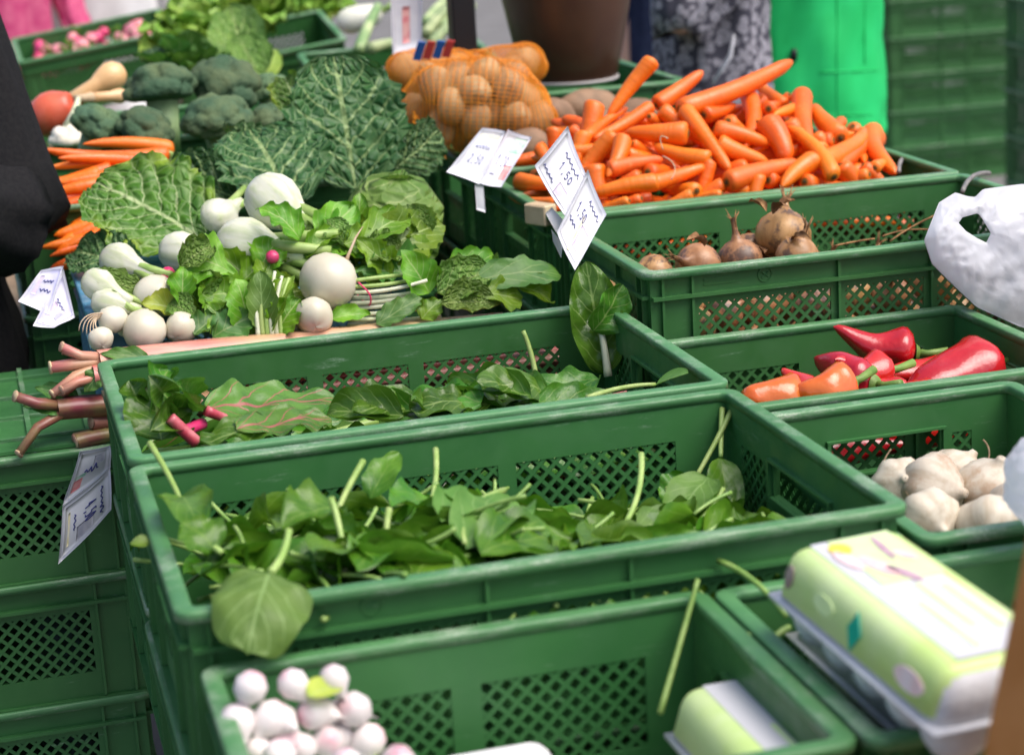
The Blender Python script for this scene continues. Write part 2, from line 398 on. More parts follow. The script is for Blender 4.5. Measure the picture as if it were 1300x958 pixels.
# ------------------------------------------------------------------ crates
def wall_mesh(name, L, holes, lattice, ribs, mat, lip=()):
    t = .004; b = MB()
    xs = sorted({0, L} | {h[0] for h in holes} | {h[1] for h in holes}); zs = sorted({-.003, -H} | {h[2] for h in holes} | {h[3] for h in holes})
    nx, nzz = len(xs) - 1, len(zs) - 1
    def solid(i, k):
        if i < 0 or k < 0 or i >= nx or k >= nzz: return False
        cx, cz = (xs[i] + xs[i + 1]) / 2, (zs[k] + zs[k + 1]) / 2
        return not any(h[0] < cx < h[1] and h[2] < cz < h[3] for h in holes)
    for i in range(nx):
        for k in range(nzz):
            if not solid(i, k): continue
            x0, x1, z0, z1 = xs[i], xs[i + 1], zs[k], zs[k + 1]
            vs = [(x0, 0, z0), (x1, 0, z0), (x1, 0, z1), (x0, 0, z1), (x0, t, z0), (x1, t, z0), (x1, t, z1), (x0, t, z1)]
            fs = [(0, 1, 2, 3), (5, 4, 7, 6)]
            if not solid(i - 1, k): fs.append((4, 0, 3, 7))
            if not solid(i + 1, k): fs.append((1, 5, 6, 2))
            if not solid(i, k - 1): fs.append((4, 5, 1, 0))
            if not solid(i, k + 1): fs.append((3, 2, 6, 7))
            b.add(vs, fs)
    sp, hw = .0158, .0019
    for (x0, x1, z0, z1) in lattice:
        for s in (1, -1):
            y0, y1 = (.0004, .0030) if s > 0 else (.0007, .0034)
            c = x0 - (z1 - z0) - sp if s > 0 else x0
            c = math.floor((x0 - (z1 - z0)) / sp) * sp
            while c < x1 + (z1 - z0):
                # centre line x = c + s*(z - z0)  (s=1) or x = c - (z - z0)
                if s > 0: za, zb = max(z0, z0 + x0 - c), min(z1, z0 + x1 - c)
                else: za, zb = max(z0, z0 + c - x1), min(z1, z0 + c - x0)
                if zb - za > .0015:
                    xa, xb = c + s * (za - z0), c + s * (zb - z0)
                    d = Vector((xb - xa, 0, zb - za)).normalized(); nn = Vector((-d.z, 0, d.x)) * hw; e = d * .0018
                    p, q = Vector((xa, 0, za)) - e, Vector((xb, 0, zb)) + e
                    vs = [p - nn, p + nn, q + nn, q - nn]
                    vs = [(v.x, y0, v.z) for v in vs] + [(v.x, y1, v.z) for v in vs]
                    b.add(vs, [(0, 1, 2, 3), (7, 6, 5, 4), (1, 0, 4, 5), (3, 2, 6, 7)])
                c += sp
    for x in ribs: b.box((x - .0016, -.0055, -H + .006), (x + .0016, .001, -.0045))
    b.box((.001, -.0085, -.0345), (L - .001, .0012, -.0305))
    b.box((.001, -.0062, -H + .001), (L - .001, .0014, -H + .005))
    if L > .45:                                                 # moulded maker's mark: a ring and short bars
        cx = .14; b.tube([(cx + .0085 * math.cos(2 * PI * k / 18), -.0004, -.0185 + .0085 * math.sin(2 * PI * k / 18)) for k in range(19)], .0009, 5, caps=False)
        b.tube([(cx - .004, -.0004, -.0215), (cx + .004, -.0004, -.0155)], .0009, 5); b.tube([(cx - .004, -.0004, -.0155), (cx + .004, -.0004, -.0215)], .0009, 5)
        for r_ in range(3): b.box((cx - .075, -.0009, -.0125 - .0055 * r_), (cx - .075 + (.050, .038, .044)[r_], .0008, -.0100 - .0055 * r_))
    for (x0, x1, z0, z1) in lip:                                # raised edge round the hand hole
        for a, c in (((x0 - .006, z1), (x1 + .006, z1 + .003)), ((x0 - .006, z0 - .003), (x1 + .006, z0)), ((x0 - .006, z0), (x0 - .002, z1)), ((x1 + .002, z0), (x1 + .006, z1))):
            b.box((a[0], -.003, a[1] + .0002), (c[0], .0085, c[1] - .0002))
    return b.mesh(name, mat, False)
def rim_mesh(L, Wd, mat):
    def loop(ins, r, z):
        pts = []
        for cx, cy, a0 in ((L - ins - r, ins + r, -90), (L - ins - r, Wd - ins - r, 0), (ins + r, Wd - ins - r, 90), (ins + r, ins + r, 180)):
            for k in range(6):
                a = math.radians(a0 + 90 * k / 5); pts.append((cx + r * math.cos(a), cy + r * math.sin(a), z))
        return pts
    prof = [(0, .016, -.009), (0, .016, -.0022), (.0007, .0155, -.0008), (.0022, .015, 0), (.0128, .008, 0), (.0143, .0075, -.0008), (.015, .007, -.0022), (.015, .007, -.009), (.0115, .009, -.009)]
    b = MB(); n = 24; vs = []
    for ins, r, z in prof: vs += loop(ins, r, z)
    k = len(prof)
    b.add(vs, [(i * n + j, i * n + (j + 1) % n, ((i + 1) % k) * n + (j + 1) % n, ((i + 1) % k) * n + j) for i in range(k) for j in range(n)])
    return b.mesh('rim', mat, True)
CR = {}
def crate_parts(kind, colour):
    key = (kind, colour)
    if key in CR: return CR[key]
    L, Wd = (.6, .4) if kind == 'L' else (.4, .3)
    wm, rm = (('green_plastic', 'green_plastic_worn_sheen') if colour == 'green' else ('blue_plastic', 'blue_plastic_worn'))
    i = .010; l = L - 2 * i; w = Wd - 2 * i - .0082
    z0, z1 = -.120, -.044
    if kind == 'L':
        lat = [(.058, .222, z0, z1), (.240, .340, z0, z1), (.358, .522, z0, z1)]; ribs = [.014, .050, .231, .349, .530, l - .014]
        slot = (w / 2 - .066, w / 2 + .066, -.072, -.038)
        sl = [(.040, .104, z0, z1), (w / 2 - .066, w / 2 + .066, z0, -.086), (w - .104, w - .040, z0, z1)]; sr = [.012, .032, .112, w - .112, w - .032, w - .012]
    else:
        lat = [(.045, .178, z0, z1), (.202, .335, z0, z1)]; ribs = [.014, .037, .19, l - .037, l - .014]
        slot = (w / 2 - .060, w / 2 + .060, -.072, -.038)
        sl = [(.040, .062, z0, z1), (w - .062, w - .040, z0, z1)]; sr = [.012, .030, w - .030, w - .012]
    lw = wall_mesh('long_wall', l, lat, lat, ribs, wm)
    sw = wall_mesh('short_wall', w, sl + [slot], sl, sr, wm, [slot])
    b = MB(); b.box((i + .0045, i + .0045, -H + .0005), (L - i - .0045, Wd - i - .0045, -H + .0045))
    for q in range(1, 8): b.box((i + .005 + l * q / 8 - .002, i + .006, -H + .0040), (i + .005 + l * q / 8 + .002, Wd - i - .006, -H + .008))
    base = b.mesh('base', wm, False)
    rim = rim_mesh(L, Wd, rm)
    T = lambda x, y, a: Matrix.Translation((x, y, 0)) @ Matrix.Rotation(a, 4, 'Z')
    CR[key] = [('rim', rim, Matrix()), ('long_wall', lw, T(i, i, 0)), ('long_wall', lw, T(L - i, Wd - i, PI)),
               ('short_wall', sw, T(i, Wd - i - .0041, -PI / 2)), ('short_wall', sw, T(L - i, i + .0041, PI / 2)), ('base', base, Matrix())]
    return CR[key]
def crate(x, y, z, label, kind='L', yaw=0, colour='green', group=None, turn=False, m=None):
    """front-left rim corner at x, y; rim top at z; turn lays the long side away from the camera"""
    e = empty('vegetable_crate', label=label, cat='crate', group=group)
    L, Wd = (.6, .4) if kind == 'L' else (.4, .3)
    off = Matrix.Translation((Wd, 0, 0)) @ Matrix.Rotation(PI / 2, 4, 'Z') if turn else Matrix()
    e.matrix_world = (m if m is not None else Matrix.Translation((x, y, z)) @ Matrix.Rotation(yaw, 4, 'Z')) @ off
    for n, me, mt in crate_parts(kind, colour): obj(n, me, e, mat=mt)
    return e
crate(0, 0, 0, 'large green plastic crate holding loose spinach leaves')
crate(.002, .407, .003, 'large green plastic crate of chard leaves behind the spinach crate')
crate(.605, .405, -.0255, 'small green crate holding the red pointed peppers', 'S')
crate(.607, -.003, -.03, 'small green crate holding white garlic bulbs', 'S', turn=True)
crate(.615, .712, .052, 'large green crate with brown onions behind the peppers', yaw=-.012)
crate(.621, 1.120, .052, 'large green crate heaped with carrots', yaw=-.012)
crate(.627, 1.528, .050, 'large green crate under the orange net of potatoes', yaw=-.012)
crate(.012, -.312, -.038, 'small green crate holding egg cartons in front of the spinach crate', 'S')
crate(.417, -.312, -.04, 'small green crate under the tilted lime and white egg carton', 'S')
PITCH = .152
crate(.0, .002, -PITCH, 'large green crate stacked directly under the spinach crate')
crate(.004, .409, .003 - PITCH, 'large green crate stacked directly under the chard crate')
for i, (lb) in enumerate(('under the onion crate', 'under the carrot crate', 'under the crate with the potato net')):
    crate(.615 + .006 * i, .712 + .408 * i, .052 - PITCH, 'large green crate stacked ' + lb, yaw=-.012)
ORD = ['topmost', 'second', 'third', 'fourth', 'fifth', 'lowest']
for k in range(6):
    crate(-.572 + (.006 if k % 2 else 0), .835, -.105 - PITCH * k, f'{ORD[k]} green crate of the stack below the cut rhubarb ends', group='stacked crates under the rhubarb')
for x, lb in ((-.572, 'flat green lid lying on the topmost crate below the rhubarb ends'), (.036, 'flat green lid under the rhubarb behind the chard crate')):
    e = empty('crate_lid', (x, .835, -.104), label=lb, cat='crate lid'); b = MB(); b.box((.012, .012, 0), (.588, .388, .004)); obj('sheet', b.mesh('sheet', 'green_plastic', False), e)
    b = MB()
    for k in range(9): b.box((.03 + .066 * k, .016, .0035), (.036 + .066 * k, .384, .0085))
    for k in range(4): b.box((.016, .05 + .095 * k, .0037), (.584, .056 + .095 * k, .0080))
    obj('rib', b.mesh('rib', 'green_plastic_worn_sheen', False), e)
crate(.036, .835, -.11, 'green crate carrying the rhubarb stalks behind the chard crate')
crate(.004, .985, .022, 'pale blue plastic crate under the white turnips and fennel', 'S', colour='blue')
# back-left rows, one step up
crate(-.06, 1.43, .075, 'green crate of bunched carrots and broccoli behind the savoy leaves')
for k in range(1, 4):
    crate(-.06, 1.43, .075 - PITCH * k, f'green crate under the broccoli, {("second", "third", "lowest")[k - 1]} of its stack', group='stacked crates under the broccoli')
crate(-.05, 1.845, .10, 'green crate with the squashes and cauliflower behind the broccoli')
crate(-.05, 1.845, .10 - PITCH, 'green crate stacked under the squash crate')
crate(.58, 2.10, .082, 'dark green crate behind the big savoy leaf, under the white sign')
p = aY(375, 67, 2.9)
crate(0, 0, 0, 'empty green crate with a bright worn left rim', 'S', m=Matrix.Translation(p) @ Matrix.Rotation(.14, 4, 'X') @ Matrix.Translation((0, -.3, 0)))
p = aY(441, 49, 3.25)
crate(0, 0, 0, 'tilted empty green crate between the lettuce and the white radish', 'S', m=Matrix.Translation(p) @ Matrix.Rotation(-.115, 4, 'Y') @ Matrix.Rotation(.16, 4, 'X') @ Matrix.Translation((-.4, 0, 0)))
p = aY(22, 80, 3.85)
RADM = Matrix.Translation(p) @ Matrix.Rotation(-.125, 4, 'Y') @ Matrix.Rotation(.12, 4, 'X')
crate(0, 0, 0, 'tilted green crate full of pink radish bunches', 'S', m=RADM)
ORD7 = ['topmost', 'second', 'third', 'fourth', 'fifth', 'sixth', 'lowest']
# tall stacks standing far behind the sellers
def bstack(px0, Y, ztop, n, turn, who, xoff=0):
    q = aY(px0, 100, Y + (.62 if 'far right' in who else 0))
    for k in range(n):
        z = ztop - PITCH * k
        if z < GROUND + .1: break
        crate(q.x + xoff, Y, z, f'{ORD7[k]} green crate of the {who}', turn=turn, yaw=-.03, group=who)
bstack(1128, 6.3, GROUND + PITCH * 7 + .004, 7, False, 'tall crate stack behind the bright green jacket')
bstack(1262, 4.1, GROUND + PITCH * 6 + .004, 6, True, 'tall crate stack standing at the far right end')

# ------------------------------------------------------------------ leaves
def leaf_mesh(L, Wd, shape, nv=10, nu=4, bend=.5, cup=.3, ruffle=0., rn=5, blister=0., bs=40, serr=0., seed=0, twist=0., mat='spinach_leaf', vein=0., vn=7):
    """blade along +Y from the origin, face up +Z, uv.x across, uv.y along"""
    vs, uvs = [], []; y = z = 0.; cols = 2 * nu + 1
    for j in range(nv + 1):
        v = j / nv; th = bend * (.5 - v) * 1.0
        if j: y += L / nv * math.cos(th); z += L / nv * math.sin(th)
        w = Wd / 2 * shape(v)
        for i in range(-nu, nu + 1):
            u = i / nu; au = abs(u); ww = w * (1 + (serr * (nz(v * 26 + seed, u * 3, 1.7)) if au > .9 else 0))
            c = cup * au; x = u * ww * math.cos(c); dz = abs(u * ww) * math.sin(c)
            dz += ruffle * au * au * Wd * (math.sin(rn * 2 * PI * v + seed + (1.7 if u > 0 else 0)) * .6 + nz(v * rn * 2 + seed, u * 2, 5))
            dz += blister * (nz(x * bs + seed, v * L * bs, 2.2) + .5 * nz(x * bs * 2.3 + seed, v * L * bs * 2.3, 7.2))
            if vein: dz += vein * (abs(math.sin(PI * vn * (v - au * .37))) ** .6 - .5) * min(1, au * 4) * (1 - .3 * au)
            a = twist * (v - .3); vs.append((x * math.cos(a), y - serr * 0, z + dz + x * math.sin(a))); uvs.append(((u + 1) / 2, v))
    fs = [(j * cols + i, j * cols + i + 1, (j + 1) * cols + i + 1, (j + 1) * cols + i) for j in range(nv) for i in range(cols - 1)]
    me = bpy.data.meshes.new('blade'); me.from_pydata(vs, [], fs); me.update()
    ul = me.uv_layers.new(name='uv')
    li = np.zeros(len(me.loops), dtype=np.int32); me.loops.foreach_get('vertex_index', li)
    ul.data.foreach_set('uv', np.array(uvs, dtype=np.float32)[li].ravel())
    me.materials.append(MATS[mat]); me.polygons.foreach_set('use_smooth', [True] * len(me.polygons))
    return me
def ovate(v): return max(.02, math.sin(PI * min(1, v ** .72)) ** .75 * (1.0 - .12 * v))
def heart(v):
    if v >= 1: return .04
    return max(.06, (1 - (1 - min(1, v * 3.0)) ** 2) * math.sqrt(max(0, 1 - max(0, (v - .28) / .72) ** 2.3)))
def heart_old(v): return max(.03, (1 - (1 - min(1, v * 3.2)) ** 2) * (1 - v ** 2.6) ** .8) if v < 1 else .03
def oblong(v): return max(.03, math.sin(PI * v ** .85) ** .5)
def oval(v): return max(.05, math.sin(PI * min(1, max(0, v)) ** .8) ** .62) if 0 < v < 1 else .05
def roundish(v): return max(.05, math.sqrt(max(0, 1 - (2 * v - 1.04) ** 2)) if v > .02 else .12)
def spoon(v): return max(.08, (.16 + .84 * (1 / (1 + math.exp(-14 * (v - .35))))) * (1 - max(0, v - .62) ** 2 / .15) if v < .995 else .1)
def stalk_mesh(L, r0, r1, bend, mat, n=7):
    b = MB(); pts = []; y = z = 0.
    for i in range(8):
        t = i / 7; pts.append((0, -y, z)); a = bend * t; y += L / 7 * math.cos(a); z += L / 7 * math.sin(a)
    b.tube(pts, [r0 + (r1 - r0) * i / 7 for i in range(8)], n)
    return b.mesh('stalk', mat)
LEAFLIB = {}
def lib(key, fn, n=6):
    if key not in LEAFLIB: LEAFLIB[key] = [fn(i) for i in range(n)]
    return random.choice(LEAFLIB[key])
def leaf(name, m, blade, stalk=None, label=None, cat='leaf', group=None):
    e = empty(name, label=label, cat=cat, group=group); e.matrix_world = m
    obj('blade', blade, e)
    if stalk: obj('stalk', stalk, e)
    return e
def lerp(a, b, t): return a + (b - a) * t
def sm(t): t = max(0, min(1, t)); return t * t * (3 - 2 * t)

# spinach
spf = lambda i: leaf_mesh(R(.065, .10), R(.036, .052), oval if i % 4 else heart, 16, 6, R(-.9, 1.9), R(-.1, 1.1), R(.05, .12), R(1.5, 3), .0042, 48, 0, i * 3.1, R(-1.1, 1.1), 'spinach_leaf')
sst = lambda i: stalk_mesh(R(.03, .06), R(.0015, .0020), R(.0018, .0026), R(-.5, .45), 'stem_leaf')
SPG = 'loose spinach leaves in the front crate'
def hspin(x, y):
    return -.032 - .054 * sm((x - .12) / .45) - .040 * sm((y - .17) / .18) + .010 * nz(x * 9, y * 9, 3)
random.seed(21)
for i in range(280):
    x, y = R(.06, .545), R(.065, .345)
    lay = (i % 5) * .010
    rm = Euler((R(-.5, .5), R(-.7, .7), R(0, 2 * PI)), 'XYZ').to_matrix(); rm = Matrix.Rotation(R(0, 2 * PI), 3, 'Z') @ Euler((R(-.45, .45), R(-.7, .7), 0)).to_matrix()
    c = Vector((x, y, hspin(x, y) - .028 + lay + R(0, .006))); d = rm @ Vector((0, .04, 0))
    b0 = c - d
    b0.x = min(.56, max(.045, b0.x)); b0.y = min(.355, max(.045, b0.y))
    t1 = b0 + d * 2
    if not (.025 < t1.x < .575 and .038 < t1.y < .365):
        rm = Matrix.Rotation(math.atan2(-(.29 - b0.x), .2 - b0.y), 3, 'Z') @ Euler((R(-.2, .2), R(-.3, .3), 0)).to_matrix()
    leaf('spinach_leaf', MX(b0, rm), lib('spin', spf, 16), lib('spst', sst, 9), 'green spinach leaf lying loose among the others in its crate', 'spinach leaf', SPG)
def hero_leaf(name, b, t, width, shape, mat, label, cat, group=None, up=(0, -.3, 1), bend=.5, cup=.25, stalk=None, smat='stem_green', **k):
    b, t = Vector(b), Vector(t); L = (t - b).length * (1 + abs(bend) * .06)
    me = leaf_mesh(L, width, shape, k.pop('nv', 14), k.pop('nu', 6), bend, cup, mat=mat, **k)
    e = leaf(name, MX(b, frame(t - b, up)), me, None, label, cat, group)
    if stalk:
        bb = MB(); inv = e.matrix_world.inverted()
        pts = [inv @ Vector(q) for q in stalk[0]]
        if len(pts) == 3: pts = [pts[0] * (1 - s) ** 2 + pts[1] * 2 * s * (1 - s) + pts[2] * s * s for s in [q / 9 for q in range(10)]]
        bb.tube(pts, [lerp(stalk[1], stalk[2], q / (len(pts) - 1)) for q in range(len(pts))], 8); obj('stalk', bb.mesh('stalk', smat), e)
    return e
# the big leaf hanging over the front rim
b0 = aY(348, 733, .012); tp = aY(318, 826, -.012)
BB_ = aY(345, 738, .030); BB_.z = max(BB_.z, .012)
hero_leaf('spinach_leaf', BB_, aY(314, 828, -.042), .080, heart, 'spinach_pale', 'pale broad spinach leaf hanging over the front rim of its crate', 'spinach leaf', up=(0, -.75, 1), bend=1.5, cup=-.35, ruffle=.09, rn=2.5, blister=.003, bs=50, seed=4, nv=20, nu=9,
          stalk=((BB_, aY(362, 708, .06), aY(367, 672, .075)), .0034, .0028))
SH = [  # stems and leaves that stand out: leaf base px, leaf tip px, Y base, Y tip, width, (stalk control px, end px, Y), label
    ((228, 632), (252, 672), .26, .16, .055, ((214, 600), (190, 562), .33), 'spinach leaf with its long stalk lying over the back left rim', 'spinach_leaf'),
    ((275, 700), (232, 662), .12, .14, .05, ((268, 690), (282, 702), .11), 'spinach leaf with pale stalk at the left wall', 'spinach_leaf'),
    ((430, 645), (360, 665), .17, .14, .06, ((440, 620), (461, 585), .22), 'spinach leaf whose thick stalk leans up beside the back lattice', 'spinach_leaf'),
    ((435, 692), (400, 700), .10, .06, .05, ((430, 660), (420, 632), .13), 'spinach leaf with short upright stalk in the middle of the heap', 'spinach_leaf'),
    ((490, 690), (455, 720), .11, .05, .05, ((490, 665), (494, 646), .14), 'spinach leaf with blunt upright stalk near the front rim', 'spinach_leaf'),
    ((470, 632), (506, 574), .24, .27, .035, None, 'narrow folded spinach leaf pointing up at the back lattice', 'spinach_leaf'),
    ((548, 634), (500, 640), .25, .20, .055, ((556, 610), (553, 570), .33), 'spinach leaf with thin stalk rising before the back lattice', 'spinach_leaf'),
    ((590, 690), (660, 640), .10, .20, .075, ((575, 640), (640, 622), .22), 'large rounded spinach leaf on top of the heap', 'spinach_pale'),
    ((610, 700), (725, 685), .08, .13, .085, None, 'broad flat spinach leaf lying against the front rim', 'spinach_leaf'),
    ((560, 660), (630, 650), .14, .22, .07, None, 'dull spinach leaf lying behind the broad flat one', 'spinach_pale'),
    ((780, 682), (740, 690), .16, .10, .05, ((818, 640), (814, 576), .27), 'spinach leaf with long curved stalk standing before the lattice', 'spinach_leaf'),
    ((915, 580), (925, 668), .345, .30, .042, ((915, 555), (917, 518), .385), 'long spinach leaf leaning by its stalk in the back right corner', 'spinach_leaf'),
    ((882, 608), (845, 645), .34, .33, .055, ((910, 560), (928, 522), .375), 'dark spinach leaf leaning in the corner beside the long one', 'spinach_leaf'),
    ((900, 605), (850, 668), .30, .25, .055, None, 'spinach leaf propped in front of the two corner leaves', 'spinach_pale'),
    ((808, 668), (875, 675), .20, .22, .05, None, 'flat spinach leaf on the crate floor near the corner', 'spinach_pale'),
]
for (b, t, yb, yt, w, st, lb, mt) in SH:
    B_, T_ = aY(*b, yb), aY(*t, yt)
    stl = ((B_, aY(*st[0], (yb + st[2]) / 2), aY(*st[1], st[2])), .0023, .0030) if st else None
    hero_leaf('spinach_leaf', B_, T_, w * .9, oval, mt, lb, 'spinach leaf', SPG, bend=R(.2, .9), cup=R(.05, .5), ruffle=R(.05, .11), rn=R(1.5, 3), blister=.0030, bs=50, seed=R(0, 50), stalk=stl,
              up=(0, -.9, .5) if abs(T_.z - B_.z) > .04 else (0, -.35, 1))
# a small leaf poking out of the left wall
hero_leaf('spinach_leaf', aY(190, 688, .2), aY(166, 690, .2), .016, ovate, 'turnip_leaf', 'small leaf tip poking out through the left wall of the spinach crate', 'spinach leaf', up=(0, -.5, 1), bend=.4)

# chard
CHG = 'chard leaves in the second crate'
chf = lambda i: leaf_mesh(R(.16, .23), R(.055, .085), oblong, 34, 10, R(-.3, .5), R(-.2, .7), R(.10, .20), R(2.5, 4.5), .0075, 28, .05, i * 5.3, R(-.9, .9), 'chard_leaf' if i % 3 else 'chard_leaf_red')
chs = lambda i: stalk_mesh(R(.06, .10), .0045, .0055, R(-.1, .2), ('stem_red', 'stem_white', 'stem_green')[i % 3])
random.seed(5)
for i in range(74):
    x, y = R(.10, .50), R(.455, .755)
    zz = -.118 + (i % 4) * .011 + .012 * nz(x * 8, y * 8, 9) + .02 * sm((.15 - x) / .1)
    an = random.choice((-PI / 2, PI / 2)) + R(-.35, .35)
    rm = Matrix.Rotation(an, 3, 'Z') @ Euler((R(-.12, .12), R(-.4, .4), 0)).to_matrix()
    d = rm @ Vector((0, .095, 0)); b0 = Vector((x, y, zz)) - d; t1 = b0 + 2 * d
    sh = max(0, .035 - min(b0.x, t1.x)) - max(0, max(b0.x, t1.x) - .565); b0.x += sh
    b0.y = min(.75, max(.45, b0.y))
    leaf('chard_leaf', MX(b0, rm), lib('ch', chf, 10), lib('chst', chs, 6) if .13 < b0.x < .47 else None, 'crinkled chard leaf lying in the heap of its crate', 'chard leaf', CHG)
HC = [((372 + 0, 545), (255, 560), .50, .47, .05, 'chard_leaf', 'crumpled chard leaf with a folded edge in the left corner'),
      ((205, 560), (195, 490), .52, .60, .07, 'chard_leaf', 'curled dark chard leaf standing against the left wall'),
      ((262, 520), (430, 512), .55, .60, .075, 'chard_leaf_red', 'large pale chard leaf with red midrib on top of the heap'),
      ((300, 545), (420, 530), .48, .52, .055, 'chard_leaf_red', 'pale chard leaf with thin red veins along the front rim'),
      ((450, 520), (560, 505), .56, .60, .07, 'chard_leaf', 'crinkled chard leaf in the middle of the heap'),
      ((620, 512), (520, 520), .54, .52, .055, 'chard_leaf', 'chard leaf lying along the front rim'),
      ((760, 480), (660, 505), .58, .56, .05, 'chard_leaf', 'chard leaf with a reddish edge near the right wall')]
for b, t, yb, yt, w, mt, lb in HC:
    hero_leaf('chard_leaf', aY(*b, yb), aY(*t, yt), w, oblong, mt, lb, 'chard leaf', CHG, bend=R(.05, .35), cup=R(.05, .35), ruffle=.12, rn=3, blister=.008, bs=26, seed=R(0, 60), nv=34, nu=12)
def stick(name, pts, r, mat, label, cat, group=None, n=8):
    e = empty(name, pts[0], label=label, cat=cat, group=group); b = MB(); o = Vector(pts[0])
    if len(pts) == 3: P0, P1, P2 = [Vector(q) - o for q in pts]; q = [P0 * (1 - s) ** 2 + P1 * 2 * s * (1 - s) + P2 * s * s for s in [k / 10 for k in range(11)]]
    else: q = [Vector(p_) - o for p_ in pts]
    b.tube(q, r if not hasattr(r, '__len__') else [lerp(r[0], r[1], k / (len(q) - 1)) for k in range(len(q))], n)
    obj('stalk', b.mesh('stalk', mat), e); return e
stick('chard_stalk', (aY(216, 530, .5), aY(232, 546, .5), aY(250, 562, .5)), (.0058, .0065), 'stem_red', 'pink chard stalk lying in the left corner of its crate', 'chard stalk', CHG)
stick('chard_stalk', (aY(232, 548, .52), aY(246, 542, .53), aY(258, 537, .54)), (.0065, .0060), 'radish_pink', 'deep red chard stalk end beside the pink one', 'chard stalk', CHG)
stick('chard_stalk', (aY(262, 521, .53), aY(290, 534, .54), aY(318, 538, .56)), (.0055, .003), 'stem_red', 'pale pink chard midrib on the big pale leaf', 'chard stalk', CHG)
stick('chard_stalk', (aY(664, 420, .775), aY(677, 450, .77), aY(683, 494, .75)), (.0028, .0036), 'stem_green', 'thin green stalk leaning on the back lattice of the chard crate', 'chard stalk', CHG)
stick('chard_stalk', (aY(745, 505, .47), aY(790, 488, .50), aY(832, 488, .5)), (.003, .0022), 'stem_green', 'yellow green stalk lying across the front rim', 'chard stalk', CHG)
hero_leaf('chard_leaf', aY(832, 489, .5), aY(873, 473, .47), .03, oblong, 'spinach_pale', 'narrow light leaf on the rim between the two front crates', 'chard leaf', CHG, bend=.3)
hero_leaf('chard_leaf', aY(768, 474, .745), aY(744, 335, .79), .070, oblong, 'chard_leaf', 'tall dark chard leaf standing upright in the back right corner', 'chard leaf', CHG, up=(-.2, -1, 0), bend=.5, cup=.5, ruffle=.16, rn=3, blister=.009, bs=26, seed=11, nv=40, nu=14,
          stalk=((aY(772, 478, .735), aY(768, 440, .745), aY(760, 405, .75)), .005, .003), smat='stem_white')
hero_leaf('chard_leaf', aY(752, 420, .745), aY(790, 362, .75), .055, oblong, 'chard_leaf', 'glossy curled lobe of chard beside the tall upright leaf', 'chard leaf', CHG, up=(.2, -1, .2), bend=.9, cup=.5, ruffle=.14, rn=2, blister=.007, bs=30, seed=3, nv=28, nu=12)
# ------------------------------------------------------------------ peppers
def pepper_mesh(L, Rr, curve, mat, seed, blunt=0.):
    b = MB(); n = 18; k = 16; pts = []
    vs = []
    for i in range(k + 1):
        t = i / k; r = Rr * ((math.sin(min(1, t * 5) * PI / 2) ** .6) * (1 - t) ** (.55 - .25 * blunt) * (1 - .12 * t) if t < 1 else 0)
        if i == k: r = .0006
        yy = L * t; xx = curve * L * t * t * 1.5 + .004 * math.sin(t * 7 + seed)
        for j in range(n):
            a = 2 * PI * j / n; rr = r * (1 + (.12 * math.cos(3 * a + seed) + .17 * nz(math.cos(a) * 1.6 + seed, math.sin(a) * 1.6, t * 4)) * (1 - t * .6)); vs.append((xx + rr * math.cos(a), yy, rr * math.sin(a) * .9))
    fs = [(i * n + j, i * n + (j + 1) % n, (i + 1) * n + (j + 1) % n, (i + 1) * n + j) for i in range(k) for j in range(n)] + [tuple(range(n - 1, -1, -1))]
    b.add(vs, fs)
    s = MB(); s.tube([(0, .004, 0), (0, -.012, .002), (.004, -.034, .006)], [.0055, .0042, .0050], 8); s.lathe([(.011, 0), (.008, .004), (.004, .006)], 10, 0, lambda v, a: Vector((v.x, .002 - v.z, v.y)))
    return b.mesh('fruit', mat), s.mesh('stem', 'pepper_stem')
def pepper(a, bq, Ya, Yb, Rr, curve, mat, label, seed=0, roll=0, blunt=0, up=(0, 0, 1)):
    A_, B_ = aY(*a, Ya), aY(*bq, Yb); L = (B_ - A_).length
    e = empty('pointed_pepper', label=label, cat='pepper', group='red peppers in the small crate'); e.matrix_world = MX(A_, frame(B_ - A_, up))
    f, s = pepper_mesh(L, Rr * 1.2, curve, mat, seed, blunt); obj('fruit', f, e); obj('stem', s, e)
pepper((1164, 448), (1056, 440), .60, .63, .0235, .13, 'pepper_red', 'slender dark red pointed pepper lying on top', 1, up=(0, -1, .3))
pepper((1262, 462), (1140, 486), .56, .52, .036, -.14, 'pepper_red', 'big glossy red pepper with a folded shoulder at the right', 2, blunt=.8, up=(0, -1, .3))
pepper((1112, 488), (1030, 478), .48, .55, .027, .2, 'pepper_red', 'curved red pepper bent like a hook in the middle', 4, up=(0, -1, .2))
pepper((1030, 502), (1000, 466), .47, .52, .014, -.05, 'pepper_red', 'small red pepper with its tip pointing up', 5)
pepper((1150, 500), (1080, 490), .50, .50, .020, .1, 'pepper_red', 'red pepper mostly under the others, at the middle', 6)
pepper((1082, 486), (1016, 506), .46, .44, .024, .05, 'pepper_orange', 'orange and green pepper beside the front rim', 7, blunt=1.2)
pepper((1018, 502), (950, 508), .47, .45, .022, .05, 'pepper_orange', 'orange pepper with green shoulder at the left corner', 8, blunt=1.2)
pepper((1190, 500), (1110, 510), .50, .47, .020, .1, 'pepper_red', 'red pepper lying along the front lattice', 9)
pepper((1128, 470), (1062, 482), .53, .50, .021, .15, 'pepper_red', 'wrinkled red pepper wedged beneath the slender one', 14, up=(0, -1, .2))
pepper((1205, 478), (1120, 472), .57, .57, .022, -.1, 'pepper_red', 'red pepper between the slender and the big glossy ones', 15, blunt=.6)
pepper((1240, 490), (1170, 500), .58, .58, .024, .1, 'pepper_red', 'red pepper under the big glossy one', 10)
